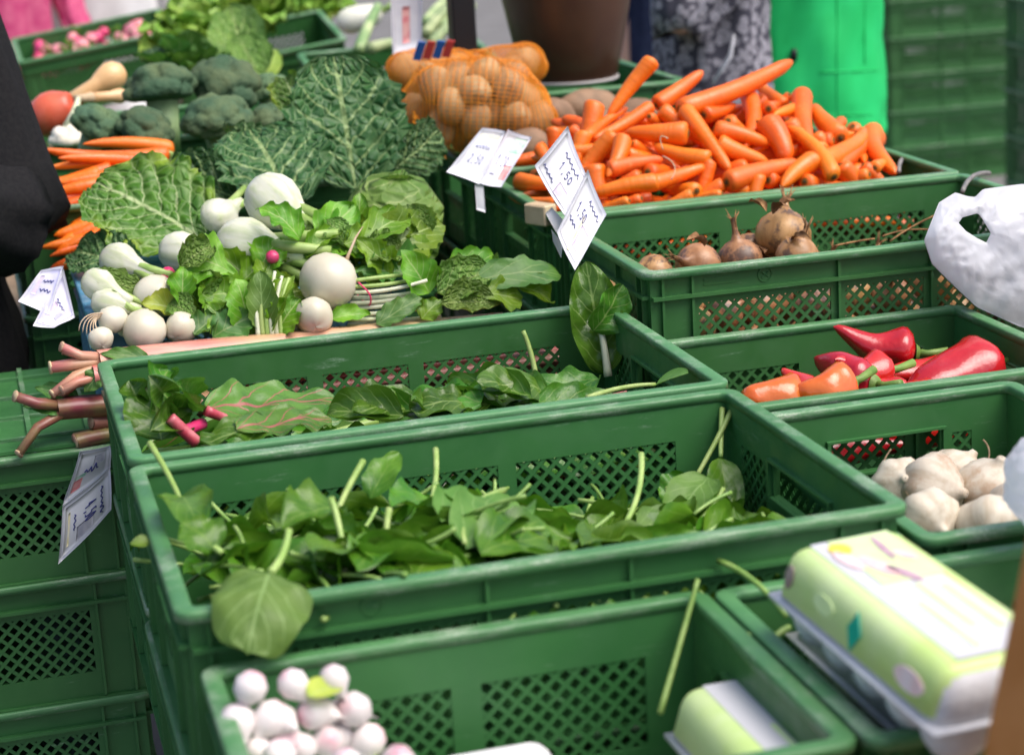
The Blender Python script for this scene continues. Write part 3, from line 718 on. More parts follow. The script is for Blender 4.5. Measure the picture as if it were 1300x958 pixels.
for i, lb in enumerate(('red pepper at the bottom behind the lattice, left side', 'red pepper at the bottom behind the lattice, middle', 'red pepper at the bottom behind the lattice, right side')):
    e = empty('pointed_pepper', label=lb, cat='pepper', group='red peppers in the small crate'); e.matrix_world = MX((.70 + .1 * i, .45 + .03 * i, -.105), Euler((0, 0, R(-1.9, -1.2))).to_matrix())
    f, s = pepper_mesh(.13, .022, .1, 'pepper_red', 20 + i); obj('fruit', f, e); obj('stem', s, e)
# ------------------------------------------------------------------ garlic
def garlic_mesh(r, seed):
    def fn(v, a):
        c = 1 + .055 * math.cos(7 * a + seed) * min(1, math.hypot(v.x, v.y) / r * 1.2); return Vector((v.x * c, v.y * c, v.z))
    b = MB(); b.lathe([(.0005, -.72 * r), (.35 * r, -.72 * r), (.75 * r, -.58 * r), (.97 * r, -.22 * r), (1.0 * r, .06 * r), (.86 * r, .36 * r), (.60 * r, .60 * r), (.32 * r, .74 * r), (.17 * r, .84 * r), (.14 * r, .93 * r), (.11 * r, .98 * r), (.02 * r, .99 * r)], 28, 0, fn)
    q = MB()
    for i in range(22):
        a = R(0, 2 * PI); s = R(.1, .32) * r; p0 = Vector((s * math.cos(a), s * math.sin(a), -.70 * r)); d = Vector((math.cos(a) * R(.2, 1.2), math.sin(a) * R(.2, 1.2), -R(.3, 1))) * r * .3
        q.tube([p0, p0 + d, p0 + d * 1.5 + Vector((R(-.2, .2), R(-.2, .2), 0)) * r], [.0007, .0006, .0003], 4)
    return b.mesh('bulb', 'garlic_skin'), q.mesh('root', 'garlic_root')
GL = [((1258, 620), .26, .036, (.3, .15, .2), 'large clean white garlic bulb at the right of its crate'),
      ((1262, 672), .15, .038, (-.5, .9, .5), 'white garlic bulb lying flat by the front rim'),
      ((1185, 622), .26, .036, (1.5, .2, .6), 'garlic bulb with its dry brown root end towards the front'),
      ((1145, 618), .28, .030, (.8, -.6, .2), 'white garlic bulb beside the spinach crate'),
      ((1215, 602), .31, .030, (.6, .5, 1), 'garlic bulb half hidden at the back of the crate'),
      ((1180, 660), .17, .030, (1.7, .2, .1), 'garlic bulb with torn brown skin by the corner of the spinach crate'),
      ((1300, 648), .2, .034, (.4, -.3, 1), 'garlic bulb next to the lying one at the right wall')]
GA = 'garlic bulbs in the small crate'
for (px, Y, r, rot, lb) in GL:
    e = empty('garlic_bulb', aY(*px, Y), rot, lb, 'garlic', GA); g, q = garlic_mesh(r, R(0, 6)); obj('bulb', g, e); obj('root', q, e)
for i in range(12):
    e = empty('garlic_bulb', (R(.65, .86), R(.05, .35), -.15), (R(-1, 1), R(-1, 1), 0), 'white garlic bulb at the bottom of its crate', 'garlic', GA)
    if i < 3: GLIB = globals().setdefault('GLIB', []); GLIB.append(garlic_mesh(.032, i))
    g, q = GLIB[i % 3]; obj('bulb', g, e); obj('root', q, e)
for pts, lb in (((aY(1117, 600, .33), aY(1120, 585, .34), aY(1131, 570, .35)), 'thin dry root sticking up at the left garlic bulb'), ((aY(1251, 594, .28), aY(1262, 570, .30), aY(1248, 558, .31)), 'thin curled root rising over the large white garlic bulb')):
    tag(stick('dry_root', pts, .0009, 'garlic_root', lb, 'root', n=5), lb, 'root')
# ------------------------------------------------------------------ onions
def disc(w_): return w_.v, w_.f
def onion_mesh(r, seed, neck):
    b = MB(); nk = .55 * neck
    b.lathe([(.0005, -.86 * r), (.2 * r, -.86 * r), (.55 * r, -.74 * r), (.85 * r, -.48 * r), (.99 * r, -.1 * r), (.97 * r, .22 * r), (.82 * r, .52 * r), (.52 * r, .78 * r), (.24 * r, .92 * r), (.13 * r, 1.02 * r + nk * r * .3), (.10 * r, 1.10 * r + nk * r)], 24, 0,
            lambda v, a: Vector((v.x * (1 + .03 * math.cos(2 * a + seed)), v.y, v.z)), False)
    q = MB(); zt = 1.02 * r + nk * r * .7
    for i in range(7):
        a = R(0, 2 * PI); d = Vector((math.cos(a), math.sin(a), 0)) * .1 * r
        q.tube([d * .6 + Vector((0, 0, zt * .85)), d + Vector((0, 0, zt + .25 * r)), d * R(1.5, 4) + Vector((0, 0, zt + R(.4, .75) * r))], [.07 * r, .06 * r, .012 * r], 5, flat=.5)
    w_ = MB()
    for i in range(8):
        a = R(0, 2 * PI); w_.tube([(0, 0, -.85 * r), (math.cos(a) * .15 * r, math.sin(a) * .15 * r, -.95 * r), (math.cos(a) * .3 * r, math.sin(a) * .3 * r, -1.0 * r)], [.012 * r, .01 * r, .005 * r], 4)
    b.add(*disc(w_)); return b.mesh('bulb', 'onion_skin'), q.mesh('neck', 'onion_dry')
ONG = 'brown onions in the crate behind the peppers'
OL = [((994, 291), .93, .036, (-.25, .35, .3), .3, 'largest brown onion resting on top of the others', 1), ((939, 322), .90, .029, (-.05, -.12, 0), 1.4, 'onion with a dry neck standing straight up', 2),
      ((886, 330), .88, .030, (.5, -1.1, 0), 1.2, 'onion lying with its dry neck turned towards the sign', 3), ((830, 341), .86, .026, (.2, -1.2, 0), .8, 'onion in the front left corner with a frayed dark neck', 4),
      ((1012, 318), .86, .028, (.1, .3, 0), .6, 'onion with pale torn tip under the largest one', 5), ((953, 313), .96, .027, (.3, .5, 0), .2, 'onion half hidden behind the upright one', 6)]
for (px, Y, r, rot, nk, lb, sd_) in OL:
    e = empty('brown_onion', aY(*px, Y) + Vector((0, 0, -.008)), rot, lb, 'onion', ONG); g, q = onion_mesh(r, sd_, nk); obj('bulb', g, e); obj('neck', q, e)
OLIB = [onion_mesh(.027, i, R(.1, .8)) for i in range(5)]
random.seed(3)
pos = []
for i in range(700):
    p_ = Vector((R(.66, 1.17), R(.755, 1.07), 0)); p_.z = -.103 + .034 + (.040 if i > 330 else 0) + R(-.004, .004)
    if i > 330 and p_.y > .98: continue
    if i > 330 and i % 2 and p_.x > 1.03: continue
    if all((p_ - q).length > .046 for q in pos) and len(pos) < 95: pos.append(p_)
for p_ in pos:
    e = empty('brown_onion', p_, (R(-1.5, 1.5), R(-1.5, 1.5), 0), 'brown onion in the lower layers seen through the lattice', 'onion', ONG); e.scale = (R(.85, 1.05),) * 3
    g, q = random.choice(OLIB); obj('bulb', g, e); obj('neck', q, e)
for i, (a, c, d) in enumerate((((1120, 300), (1150, 288), (1185, 292)), ((1060, 312), (1085, 306), (1110, 303)), ((1130, 306), (1160, 284), (1195, 270)))):
    stick('straw_stalk', (aY(*a, .86), aY(*c, .87), aY(*d, .88)), .0012, 'onion_dry', ('dry onion stalk lying at the front rim', 'short dry onion stalk by the big onion', 'thin dry stalk slanting up from the onions')[i], 'dry stalk', n=5)
# ------------------------------------------------------------------ carrots
def carrot_mesh(L, Rr, seed, blunt):
    b = MB(); n = 16; prof = []; bx, bz = R(-.05, .05), R(-.03, .03)
    ts = [0, .012, .03, .07, .14, .24, .36, .5, .64, .78, .88, .94, .975, .992, 1]
    def rad(t):
        r = Rr * (1 - (.34 + .30 * (1 - blunt)) * t ** 1.2) * (1 + .05 * nz(t * 5 + seed, seed) + .018 * nz(t * 24, seed))
        if t < .07: r *= .42 + .58 * math.sqrt(max(0, 1 - ((.07 - t) / .07) ** 2))
        e = .10 + .18 * (1 - blunt)
        if t > 1 - e: r *= max(.05, math.sqrt(max(0, 1 - ((t - 1 + e) / e) ** 2)) ** (1.0 if blunt > .5 else 1.3))
        return r
    vs = []
    for t in ts:
        r = rad(t); cx = bx * L * math.sin(PI * t) * 1.5; cz = bz * L * math.sin(PI * t) * 1.5
        for j in range(n):
            a = 2 * PI * j / n; vs.append((cx + r * math.cos(a), L * t, cz + r * math.sin(a)))
    k = len(ts); fs = [(i * n + j, i * n + (j + 1) % n, (i + 1) * n + (j + 1) % n, (i + 1) * n + j) for i in range(k - 1) for j in range(n)] + [tuple(range((k - 1) * n, k * n))]
    b.add(vs, fs)
    c = MB(); r0 = rad(0)
    c.lathe([(r0 * 1.03, .0003), (r0 * .72, -.0012), (r0 * .45, .0006), (r0 * .40, -.0016), (.0004, -.0010)], n, [0, 0, 1, 1], lambda v, a: Vector((v.x, v.z, v.y)))
    return b.mesh('root', 'carrot_skin'), c.mesh('crown', ['carrot_crown', 'carrot_core'])
CAG = 'carrots heaped in the large crate'
def hc(x, y):
    u = (x - .91) / .305; ex = max(0, 1 - abs(u) ** 2.4)
    return .030 + .115 * ex * sm((y - 1.10) / .26)
def on_heap(px, py):
    d = ray(px, py); t = 2.2
    while t < 3.4:
        p_ = CAM + d * t
        if p_.z <= hc(p_.x, p_.y) and p_.y > 1.14: return p_
        if p_.y > 1.40: break
        t += .006
    return aY(px, py, 1.40)
Z1 = [(865, 72, 600, 410, 45, 0), (525, 320, 470, 520, 55, 0), (480, 520, 715, 345, 32, 0), (850, 350, 520, 530, 38, 1), (900, 365, 1010, 395, 45, 1), (840, 402, 910, 400, 28, 0), (1060, 505, 700, 490, 60, 1),
      (1035, 365, 1305, 715, 45, 1.5), (880, 340, 1155, 135, 48, 0), (640, 505, 505, 645, 48, 1), (685, 535, 595, 755, 48, 2), (465, 500, 440, 640, 46, 1), (285, 465, 290, 590, 42, 0), (200, 575, 310, 610, 38, 0),
      (280, 650, 160, 635, 22, 0), (80, 780, 310, 800, 48, 0), (300, 900, 0, 815, 30, 0), (515, 690, 560, 800, 62, 1), (600, 715, 920, 650, 45, 1), (785, 740, 540, 800, 35, 1), (890, 785, 510, 850, 48, 1), (722, 890, 560, 908, 28, .5),
      (850, 795, 1165, 690, 42, 1), (1085, 850, 860, 885, 32, 1), (795, 875, 690, 885, 30, 0), (700, 620, 900, 595, 38, 0), (1190, 650, 870, 570, 45, .5), (740, 560, 910, 570, 30, 0), (830, 725, 1000, 690, 45, 0), (1115, 835, 1040, 770, 45, 0), (380, 470, 450, 490, 35, 0)]
Z2 = [(-80, 370, 575, 82, 56, 1), (310, 270, 300, 580, 48, 1), (415, 300, 320, 325, 42, 0), (530, 345, 485, 240, 38, .5), (432, 362, 510, 325, 40, .5), (655, 370, 460, 395, 42, 1), (625, 275, 685, 610, 56, .5), (850, 530, 703, 330, 55, .3),
      (370, 435, 430, 450, 26, 0), (420, 440, 550, 660, 70, 1), (545, 425, 640, 510, 48, 0), (645, 490, 550, 505, 32, 0), (800, 760, 540, 465, 45, 2), (740, 670, 1005, 475, 48, 1.2), (1050, 530, 850, 690, 60, 1.4), (1035, 490, 1175, 730, 56, .6),
      (920, 460, 990, 530, 40, 0), (835, 690, 920, 745, 54, 1.5), (1010, 740, 890, 735, 38, 1), (975, 685, 1075, 745, 35, 1), (1040, 705, 1130, 665, 34, 1), (690, 660, 505, 815, 54, 2), (185, 790, 620, 675, 58, 1.4), (115, 480, 450, 565, 48, 1),
      (135, 560, 440, 665, 52, .4), (375, 745, 385, 860, 38, 1.5), (95, 655, 45, 800, 38, .5), (180, 790, 40, 832, 40, .5), (160, 850, 50, 850, 25, 1), (755, 590, 700, 550, 42, 0), (860, 430, 830, 500, 30, 0), (555, 275, 530, 320, 25, 0),
      (810, 540, 700, 520, 45, 0), (640, 780, 750, 770, 45, .5), (320, 690, 120, 720, 45, 0), (60, 395, 250, 325, 45, 0), (200, 430, 260, 440, 42, 0), (260, 800, 340, 840, 45, 0), (430, 770, 560, 730, 45, 0), (1085, 620, 1000, 660, 45, 0), (700, 500, 780, 560, 40, 0)]
random.seed(11)
CSEG = []
for ox, lst in ((640, Z1), (880, Z2)):
    for (x1, y1, x2, y2, r, lift) in lst:
        a = on_heap(ox + x1 / 4.562, 60 + y1 / 4.562); c = on_heap(ox + x2 / 4.562, 60 + y2 / 4.562)
        mid = (a + c) / 2; rr = r / 4.562 / ppm(mid) * 1.13
        up = CAMDIR * (lift * .011 - .004); a += up + CAMDIR * .007; c += up - CAMDIR * .007
        if (c - a).length < .075: c = a + (c - a).normalized() * .09 + Vector((0, .03, -.03))
        CSEG.append((a, c, rr))
for a, c, rr in CSEG:
    e = empty('carrot', label='clean orange carrot lying on the heap in the large crate', cat='carrot', group=CAG)
    e.matrix_world = MX(a, frame(c - a, (0, 0, 1) if abs((c - a).normalized().z) < .9 else (0, -1, 0)))
    g, q = carrot_mesh((c - a).length, rr * 1.06, R(0, 60), R(.1, .8)); obj('root', g, e); obj('crown', q, e)
CLIB = [carrot_mesh(R(.13, .18), R(.012, .016), i * 3.3, R(.3, 1)) for i in range(8)]
for i in range(120):                                            # the carrots underneath
    x, y = R(.70, 1.12), R(1.17, 1.46); z = hc(x, y) - .030 - (i % 3) * .020
    rm = Euler((R(-.35, .35), R(-.3, .3), R(0, 2 * PI))).to_matrix(); d = rm @ Vector((0, .075, 0)); b0 = Vector((x, y, z)) - d; t1 = b0 + 2 * d
    if not (.645 < min(b0.x, t1.x) and max(b0.x, t1.x) < 1.19 and 1.145 < min(b0.y, t1.y) and max(b0.y, t1.y) < 1.49):
        rm = Matrix.Rotation(random.choice((-1, 1)) * PI / 2 + R(-.25, .25), 3, 'Z'); d = rm @ Vector((0, .075, 0)); b0 = Vector((min(1.10, max(.73, x)), y, z)) - d
    for q_ in (b0, b0 + 2 * d): z = min(z, hc(q_.x, q_.y) - .02)
    b0.z = min(b0.z, z + .0)
    e = empty('carrot', label='clean orange carrot lying on the heap in the large crate', cat='carrot', group=CAG); e.matrix_world = MX(b0, rm)
    g, q = random.choice(CLIB); obj('root', g, e); obj('crown', q, e)
stick('carrot_root_hair', (aY(842, 190, 1.17), aY(832, 166, 1.18), aY(848, 176, 1.17)), .0008, 'turnip_root', 'thin pale root thread looping over the carrots', 'root', n=5)
stick('carrot_root_hair', (aY(841, 198, 1.17), aY(866, 208, 1.16), aY(852, 228, 1.15)), .0008, 'turnip_root', 'pale root thread hanging from a carrot tip', 'root', n=5)
e = empty('wooden_block', aY(686, 266, 1.155), (0, 0, .5), 'small pale wooden block between the carrots and the price sign', 'block'); b = MB(); b.box((-.012, -.02, -.02), (.012, .02, .008)); o_ = obj('block', b.mesh('block', 'wood_pale', False), e); o_.modifiers.new('b', 'BEVEL').width = .002
# ------------------------------------------------------------------ rhubarb
RHG = 'rhubarb stalks behind the chard crate'
def rhubarb(pts, r, label, mat='rhubarb_stalk_skin', split=None, leafy=False):
    o = Vector(pts[0]); e = empty('rhubarb_stalk', o, label=label, cat='rhubarb', group=RHG); q = [Vector(x) - o for x in pts]; b = MB(); n = 12; k = 12; vs = []
    P0, P1, P2 = q; cl = [P0 * (1 - s) ** 2 + P1 * 2 * s * (1 - s) + P2 * s * s for s in [i / k for i in range(k + 1)]]
    for i, c in enumerate(cl):
        t = (cl[min(i + 1, k)] - cl[max(0, i - 1)]).normalized(); x = t.cross(Vector((0, 0, 1))).normalized(); z = x.cross(t)
        for j in range(n):
            a = 2 * PI * j / n; rr = r * (1 + .07 * math.cos(6 * a)) * (1 - .10 * i / k); hz = math.sin(a) * (.72 if math.sin(a) > 0 else .9); vs.append(c + x * (rr * math.cos(a)) + z * (rr * hz))
    b.add(vs, [(i * n + j, i * n + (j + 1) % n, (i + 1) * n + (j + 1) % n, (i + 1) * n + j) for i in range(k) for j in range(n)] + [tuple(range(k * n, (k + 1) * n))])
    obj('stalk', b.mesh('stalk', mat), e)
    c = MB(); t = (cl[0] - cl[1]).normalized()
    if split:
        for (dx, dz, L, rr) in split:
            d = (t + Vector((0, dx, dz))).normalized(); c.tube([cl[0] - t * .02, cl[0] + d * L * .5, cl[0] + d * L + Vector((0, 0, dz * .01))], [rr * 1.05, rr * .9, rr * .8], 9, 0, True, .8)
        obj('leaf_stub', c.mesh('leaf_stub', mat), e)
        c2 = MB()
        for (dx, dz, L, rr) in split:
            d = (t + Vector((0, dx, dz))).normalized(); pp = cl[0] + d * L + Vector((0, 0, dz * .01)); c2.tube([pp - d * .001, pp + d * .0012], [rr * .78, rr * .74], 9)
        obj('cut_end', c2.mesh('cut_end', 'rhubarb_cut'), e)
    else:
        c.tube([cl[0] + t * .0002, cl[0] + t * .0015], [r * .9, r * .85], 12, 0, True, .8); obj('cut_end', c.mesh('cut_end', 'rhubarb_cut'), e)
    return e
def rz(px, py, Y): return aY(px, py, Y)
rhubarb((rz(125, 458, .875), rz(250, 443, .89), rz(640, 408, .92)), .0165, 'top rhubarb stalk with several forked pale leaf stubs', split=((-.1, .45, .045, .008), (.3, .30, .040, .007), (0, -.02, .055, .010), (-.3, -.42, .065, .0075), (.1, -.55, .055, .006)))
rhubarb((rz(118, 476, .86), rz(260, 462, .87), rz(640, 432, .9)), .0150, 'second rhubarb stalk lying just under the forked one', split=((-.3, -.25, .04, .008), (.2, -.5, .045, .006)))
rhubarb((rz(72, 517, .855), rz(120, 513, .86), rz(420, 492, .88)), .0155, 'dark forked rhubarb stalk with a wide cut leaf base', 'rhubarb_dark', split=((-.2, .35, .05, .009), (-.5, -.75, .065, .0075)))
rhubarb((rz(96, 560, .85), rz(140, 545, .86), rz(400, 520, .88)), .0125, 'short dark rhubarb end lying lowest over the green crate', 'rhubarb_dark')
rhubarb((rz(116, 535, .86), rz(150, 533, .87), rz(430, 510, .89)), .0115, 'thin pale rhubarb end beside the dark forked one')
for i in range(9):
    x0 = R(.06, .2); y0 = .85 + .022 * (i % 4); z0 = -.095 + .022 * (i // 4) + R(-.004, .004)
    rhubarb(((x0, y0, z0), (.32, y0 + R(-.01, .01), z0 + R(0, .006)), (R(.54, .6), y0, z0 + R(0, .01))), R(.011, .015), 'rhubarb stalk lying behind the lattice of the chard crate')
for (b, t, yb, yt, w, lb) in (((190, 455, ), (128, 449), .862, .865, .022, 'notched green leaf scrap lying on the rhubarb'), ((128, 472), (108, 497), .85, .85, .026, 'small green leaf below the forked rhubarb by the crate corner'),
                              ((96, 520), (30, 515), .85, .86, .024, 'green leaf remnant inside the dark forked rhubarb'), ((100, 505), (45, 492), .87, .88, .026, 'pale green leaf remnant between the rhubarb stubs')):
    hero_leaf('rhubarb_leaf', aY(*b, yb), aY(*t, yt), w, ovate, 'rhubarb_leaf', lb, 'leaf', up=(0, -.8, .6), bend=.5, ruffle=.12, rn=3, serr=.3)
# ------------------------------------------------------------------ turnips, fennel, radish
TUG = 'white turnips behind the chard crate'
def turnip(px, Y, rp, rot, label, tail=.05):
    c = aY(*px, Y); r = rp / ppm(c); e = empty('white_turnip', c, rot, label, 'turnip', TUG); b = MB(); sd_ = R(0, 9)
    b.lathe([(.0004, -1.02 * r), (.12 * r, -1.0 * r), (.42 * r, -.88 * r), (.74 * r, -.64 * r), (.95 * r, -.28 * r), (1.0 * r, .05 * r), (.93 * r, .38 * r), (.72 * r, .68 * r), (.45 * r, .86 * r), (.2 * r, .92 * r), (.0005, .92 * r)], 28, 0,
            lambda v, a: v * (1 + .09 * nz(math.cos(a) * 1.1 + sd_, math.sin(a) * 1.1, v.z / r * .8)))
    obj('bulb', b.mesh('bulb', 'turnip_skin'), e); q = MB()
    if tail: q.tube([(0, 0, -.97 * r), (.1 * r, 0, -1.15 * r), (.3 * r, .1 * r, -1.0 * r - tail * .6), (.2 * r, .4 * r, -1.0 * r - tail)], [.10 * r, .06 * r, .035 * r, .012 * r], 6)
    q.lathe([(.13 * r, -.985 * r), (.09 * r, -1.03 * r), (.0005, -1.03 * r)], 8, 0)
    obj('taproot', q.mesh('taproot', 'turnip_root'), e)
    return c, r
turnip((417, 358), .945, 37, (0, -2.2, .4), 'largest white turnip beside the pink rubber band')
turnip((398, 400), .905, 25, (2.05, .2, 0), 'small turnip with its brown root scar facing forward', 0)
turnip((368, 408), .93, 22, (.5, 1.2, 0), 'turnip half hidden behind the small scarred one', 0)
turnip((198, 376), .99, 29, (.4, .5, 0), 'white turnip on top under a yellowing leaf', .03)
turnip((183, 419), .93, 28, (2.6, .4, 0), 'white turnip with smooth top touching the rhubarb', 0)
turnip((230, 416), .93, 21, (2.3, .9, 0), 'speckled white turnip beside the leafy bunch', 0)
turnip((143, 406), .94, 19, (2.4, -.5, .3), 'white turnip with hanging root threads near the blue crate', .0)
turnip((162, 414), .96, 15, (2, 0, 0), 'little turnip squeezed between two larger ones', 0)
turnip((128, 430), .92, 16, (2, 0, 0), 'turnip sunk behind the rhubarb at the blue crate edge', 0)
for i in range(6):
    a = aY(140 - 3 * i, 399 + i, .935); stick('root_thread', (a, aY(102 + 3 * i, 392 + 3 * i, .925), aY(100 + 5 * i, 426 - 2 * abs(i - 3), .92)), (.0012, .0005), 'turnip_root', 'pale root thread curling off the turnip by the blue crate', 'root', 'root threads of the turnip', 5)
FNG = 'fennel bulbs'
def fennel(b, t, Yb, Yt, rp, label, stalks=4):
    B_, T_ = aY(*b, Yb), aY(*t, Yt); r = rp / ppm(B_); e = empty('fennel_bulb', label=label, cat='fennel', group=FNG); e.matrix_world = MX(B_, frame(T_ - B_, CAMDIR)); L = max((T_ - B_).length, 2.3 * r); m_ = MB()
    m_.lathe([(.0005, -.10 * r), (.42 * r, -.06 * r), (.72 * r, .16 * r), (.95 * r, .6 * r), (1.0 * r, 1.0 * r), (.88 * r, 1.4 * r), (.62 * r, 1.85 * r), (.46 * r, 2.3 * r), (.40 * r, 2.8 * r), (.34 * r, 3.2 * r), (.1 * r, 3.25 * r)], 48, 0,
             lambda v, a: Vector((v.x * (1 + .07 * abs(math.sin(3.5 * a + v.z * 6)) ** .5), v.z * 1.06, v.y * .80 * (1 + .07 * abs(math.sin(3.5 * a + v.z * 6)) ** .5))))
    obj('bulb', m_.mesh('bulb', 'fennel_skin'), e)
    for k in range(stalks):
        s = MB(); a = (k - (stalks - 1) / 2) * .22; z = R(-.2, .3) * r
        s.tube([(math.sin(a) * r * .9, 1.7 * r, z), (math.sin(a) * r * 2.0, 3.0 * r, z * 1.2), (math.sin(a) * r * 3.2, 4.4 * r, z * 1.5 + R(-.3, .2) * r)], [.28 * r, .23 * r, .17 * r], 8); obj('stalk', s.mesh('stalk', 'stem_green'), e)
fennel((322, 236), (396, 294), 1.09, 1.04, 34, 'plump fennel bulb uppermost, its stalks pointing to the savoy cabbage')
fennel((280, 306), (372, 322), 1.05, 1.0, 34, 'big fennel bulb below the uppermost one')
fennel((268, 282), (300, 258), 1.14, 1.2, 24, 'small fennel bulb tucked behind the two big ones', 2)
fennel((205, 318), (262, 322), 1.12, 1.10, 25, 'pale fennel bulb in front of the savoy leaf', 2)
fennel((132, 325), (205, 352), 1.05, 1.0, 23, 'long pale fennel bulb next to the carrots', 2)
fennel((108, 352), (150, 375), 1.0, .98, 20, 'white fennel bulb above the blue crate corner', 2)
fennel((118, 380), (170, 392), .98, .97, 18, 'narrow fennel bulb squeezed above the turnips', 1)
for c, Y, r, rot, lb in (((213, 349), 1.0, 11, (0, .4, 1), 'pink radish on top of the turnips'), ((197, 361), .99, 8, (.5, 1.4, 0), 'small pink radish under the pink radish'), ((346, 326), .98, 9, (1, 1, 0), 'pink radish beside the largest turnip')):
    q = aY(*c, Y); rr = r / ppm(q); e = empty('pink_radish', q, rot, lb, 'radish'); b = MB(); b.lathe([(.0004, -rr), (.5 * rr, -.85 * rr), (.95 * rr, -.3 * rr), (.95 * rr, .3 * rr), (.5 * rr, .85 * rr), (.0004, rr)], 16); obj('bulb', b.mesh('bulb', 'radish_pink'), e)
    b = MB()
    for k in range(3): b.tube([(0, 0, -rr * .9), (R(-1, 1) * rr, R(-1, 1) * rr, -1.8 * rr), (R(-2, 2) * rr, R(-2, 2) * rr, -3.2 * rr)], [.12 * rr, .08 * rr, .03 * rr], 5)
    obj('taproot', b.mesh('taproot', 'radish_pink'), e)
e = empty('rubber_band', aY(460, 372, .935), (0, 1.2, .3), 'pink rubber band round the turnip leaf stalks', 'rubber band')
b = MB(); b.tube([(.017 * math.cos(a), .017 * math.sin(a), .001 * math.sin(3 * a)) for a in [2 * PI * k / 24 for k in range(25)]], .0011, 5); obj('band', b.mesh('band', 'radish_pink'), e)
# turnip greens
TLG = 'turnip greens behind the chard crate'
for i in range(9):
    y = 355 + i * 7; stick('leaf_stalk', (aY(445 + R(-4, 4), y + 2, .93 + R(-.01, .02)), aY(490, y + R(-6, 6), .92), aY(R(525, 570), y - R(4, 16), .93 + R(-.02, .03))), (.0030, .0022), random.choice(('stem_green', 'stem_white')), 'pale green stalk in the bundle running from the largest turnip', 'leaf stalk', TLG, 7)
for i in range(6):
    stick('leaf_stalk', (aY(328 + 6 * i, 428, .90), aY(325 + 5 * i, 395, .905), aY(322 + 9 * i, 352 + R(-8, 8), .93)), (.0032, .002), random.choice(('stem_green', 'stem_white')), 'upright pale stalk in the leafy bunch beside the small turnip', 'leaf stalk', TLG, 7)
TLV = [  # base px, tip px, Yb, Yt, width m, mat, label
    ((300, 350), (228, 322), .97, .99, .075, 'turnip_leaf', 'bright yellow green leaf between the turnips and the fennel'), ((262, 392), (215, 352), .96, .98, .055, 'turnip_leaf', 'bright leaf leaning on the speckled turnip'),
    ((290, 402), (258, 350), .94, .97, .06, 'turnip_leaf', 'upright leaf in the middle of the leafy bunch'), ((300, 425), (262, 385), .92, .94, .05, 'turnip_leaf', 'low leaf at the left of the leafy bunch'),
    ((320, 425), (300, 355), .915, .93, .05, 'turnip_leaf', 'long leaf with a white rib in the leafy bunch'), ((335, 425), (372, 350), .91, .93, .05, 'turnip_leaf', 'leaf in the bunch leaning towards the largest turnip'),
    ((335, 420), (330, 345), .905, .925, .045, 'spinach_pale', 'shiny pale leaf at the top of the leafy bunch'), ((350, 425), (380, 380), .905, .91, .05, 'turnip_leaf', 'leaf in the bunch touching the small turnip'),
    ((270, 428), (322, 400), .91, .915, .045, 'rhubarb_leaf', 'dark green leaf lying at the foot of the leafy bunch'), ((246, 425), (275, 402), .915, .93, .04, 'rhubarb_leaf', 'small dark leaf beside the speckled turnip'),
    ((225, 392), (180, 385), .955, .95, .045, 'yellow_leaf', 'yellowing leaf draped over the turnips'), ((215, 385), (250, 405), .95, .93, .04, 'savoy_pale', 'pale leaf part hanging between two turnips'),
    ((385, 322), (450, 262), 1.0, 1.04, .06, 'turnip_leaf', 'bright leaf pointing at the savoy cabbage'),
    ((410, 320), (470, 290), .99, 1.05, .07, 'turnip_leaf', 'broad leaf in front of the savoy cabbage'), ((440, 325), (518, 272), .99, 1.04, .055, 'turnip_leaf', 'leaf with a pale rib curling before the savoy cabbage'),
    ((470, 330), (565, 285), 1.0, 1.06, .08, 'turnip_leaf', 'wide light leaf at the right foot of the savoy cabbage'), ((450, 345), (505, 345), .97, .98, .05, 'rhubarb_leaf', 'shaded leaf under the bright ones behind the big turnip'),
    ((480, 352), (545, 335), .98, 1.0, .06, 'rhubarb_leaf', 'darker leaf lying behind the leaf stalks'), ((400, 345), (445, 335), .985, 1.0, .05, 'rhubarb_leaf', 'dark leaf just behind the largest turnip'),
    ((545, 372), (510, 318), .93, .94, .055, 'turnip_leaf', 'fresh serrated leaf standing upright above the stalks'), ((555, 372), (628, 342), .92, .94, .075, 'savoy_pale', 'crumpled pale leaf seen from below beside the chard leaf'),
    ((560, 385), (635, 385), .895, .90, .06, 'savoy_pale', 'light crumpled leaf resting on the rim of the chard crate'), ((590, 362), (712, 348), .93, .95, .045, 'rhubarb_leaf', 'long rolled green leaf pointing at the onion crate'),
    ((565, 345), (640, 338), .96, .98, .05, 'turnip_leaf', 'bright leaf behind the long rolled one'), ((600, 372), (662, 380), .9, .92, .05, 'turnip_leaf', 'jagged leaf hanging under the rolled leaf'),
    ((640, 362), (700, 382), .92, .95, .05, 'turnip_leaf', 'jagged leaf end near the onion crate'), ((478, 412), (535, 378), .9, .91, .03, 'rhubarb_leaf', 'narrow folded dark leaf on the rim of the chard crate'),
    ((535, 405), (560, 380), .9, .91, .035, 'turnip_leaf', 'small leaf at the end of the stalk bundle'), ((640, 352), (610, 335), .97, .98, .04, 'savoy_pale', 'pale leaf edge showing behind the rolled leaf'),
    ((180, 372), (112, 348), 1.0, .99, .035, 'savoy_pale', 'pale green leaf base lying over the white fennel'), ((420, 405), (470, 398), .915, .92, .03, 'turnip_leaf', 'leaf scrap below the pink rubber band')]
random.seed(31)
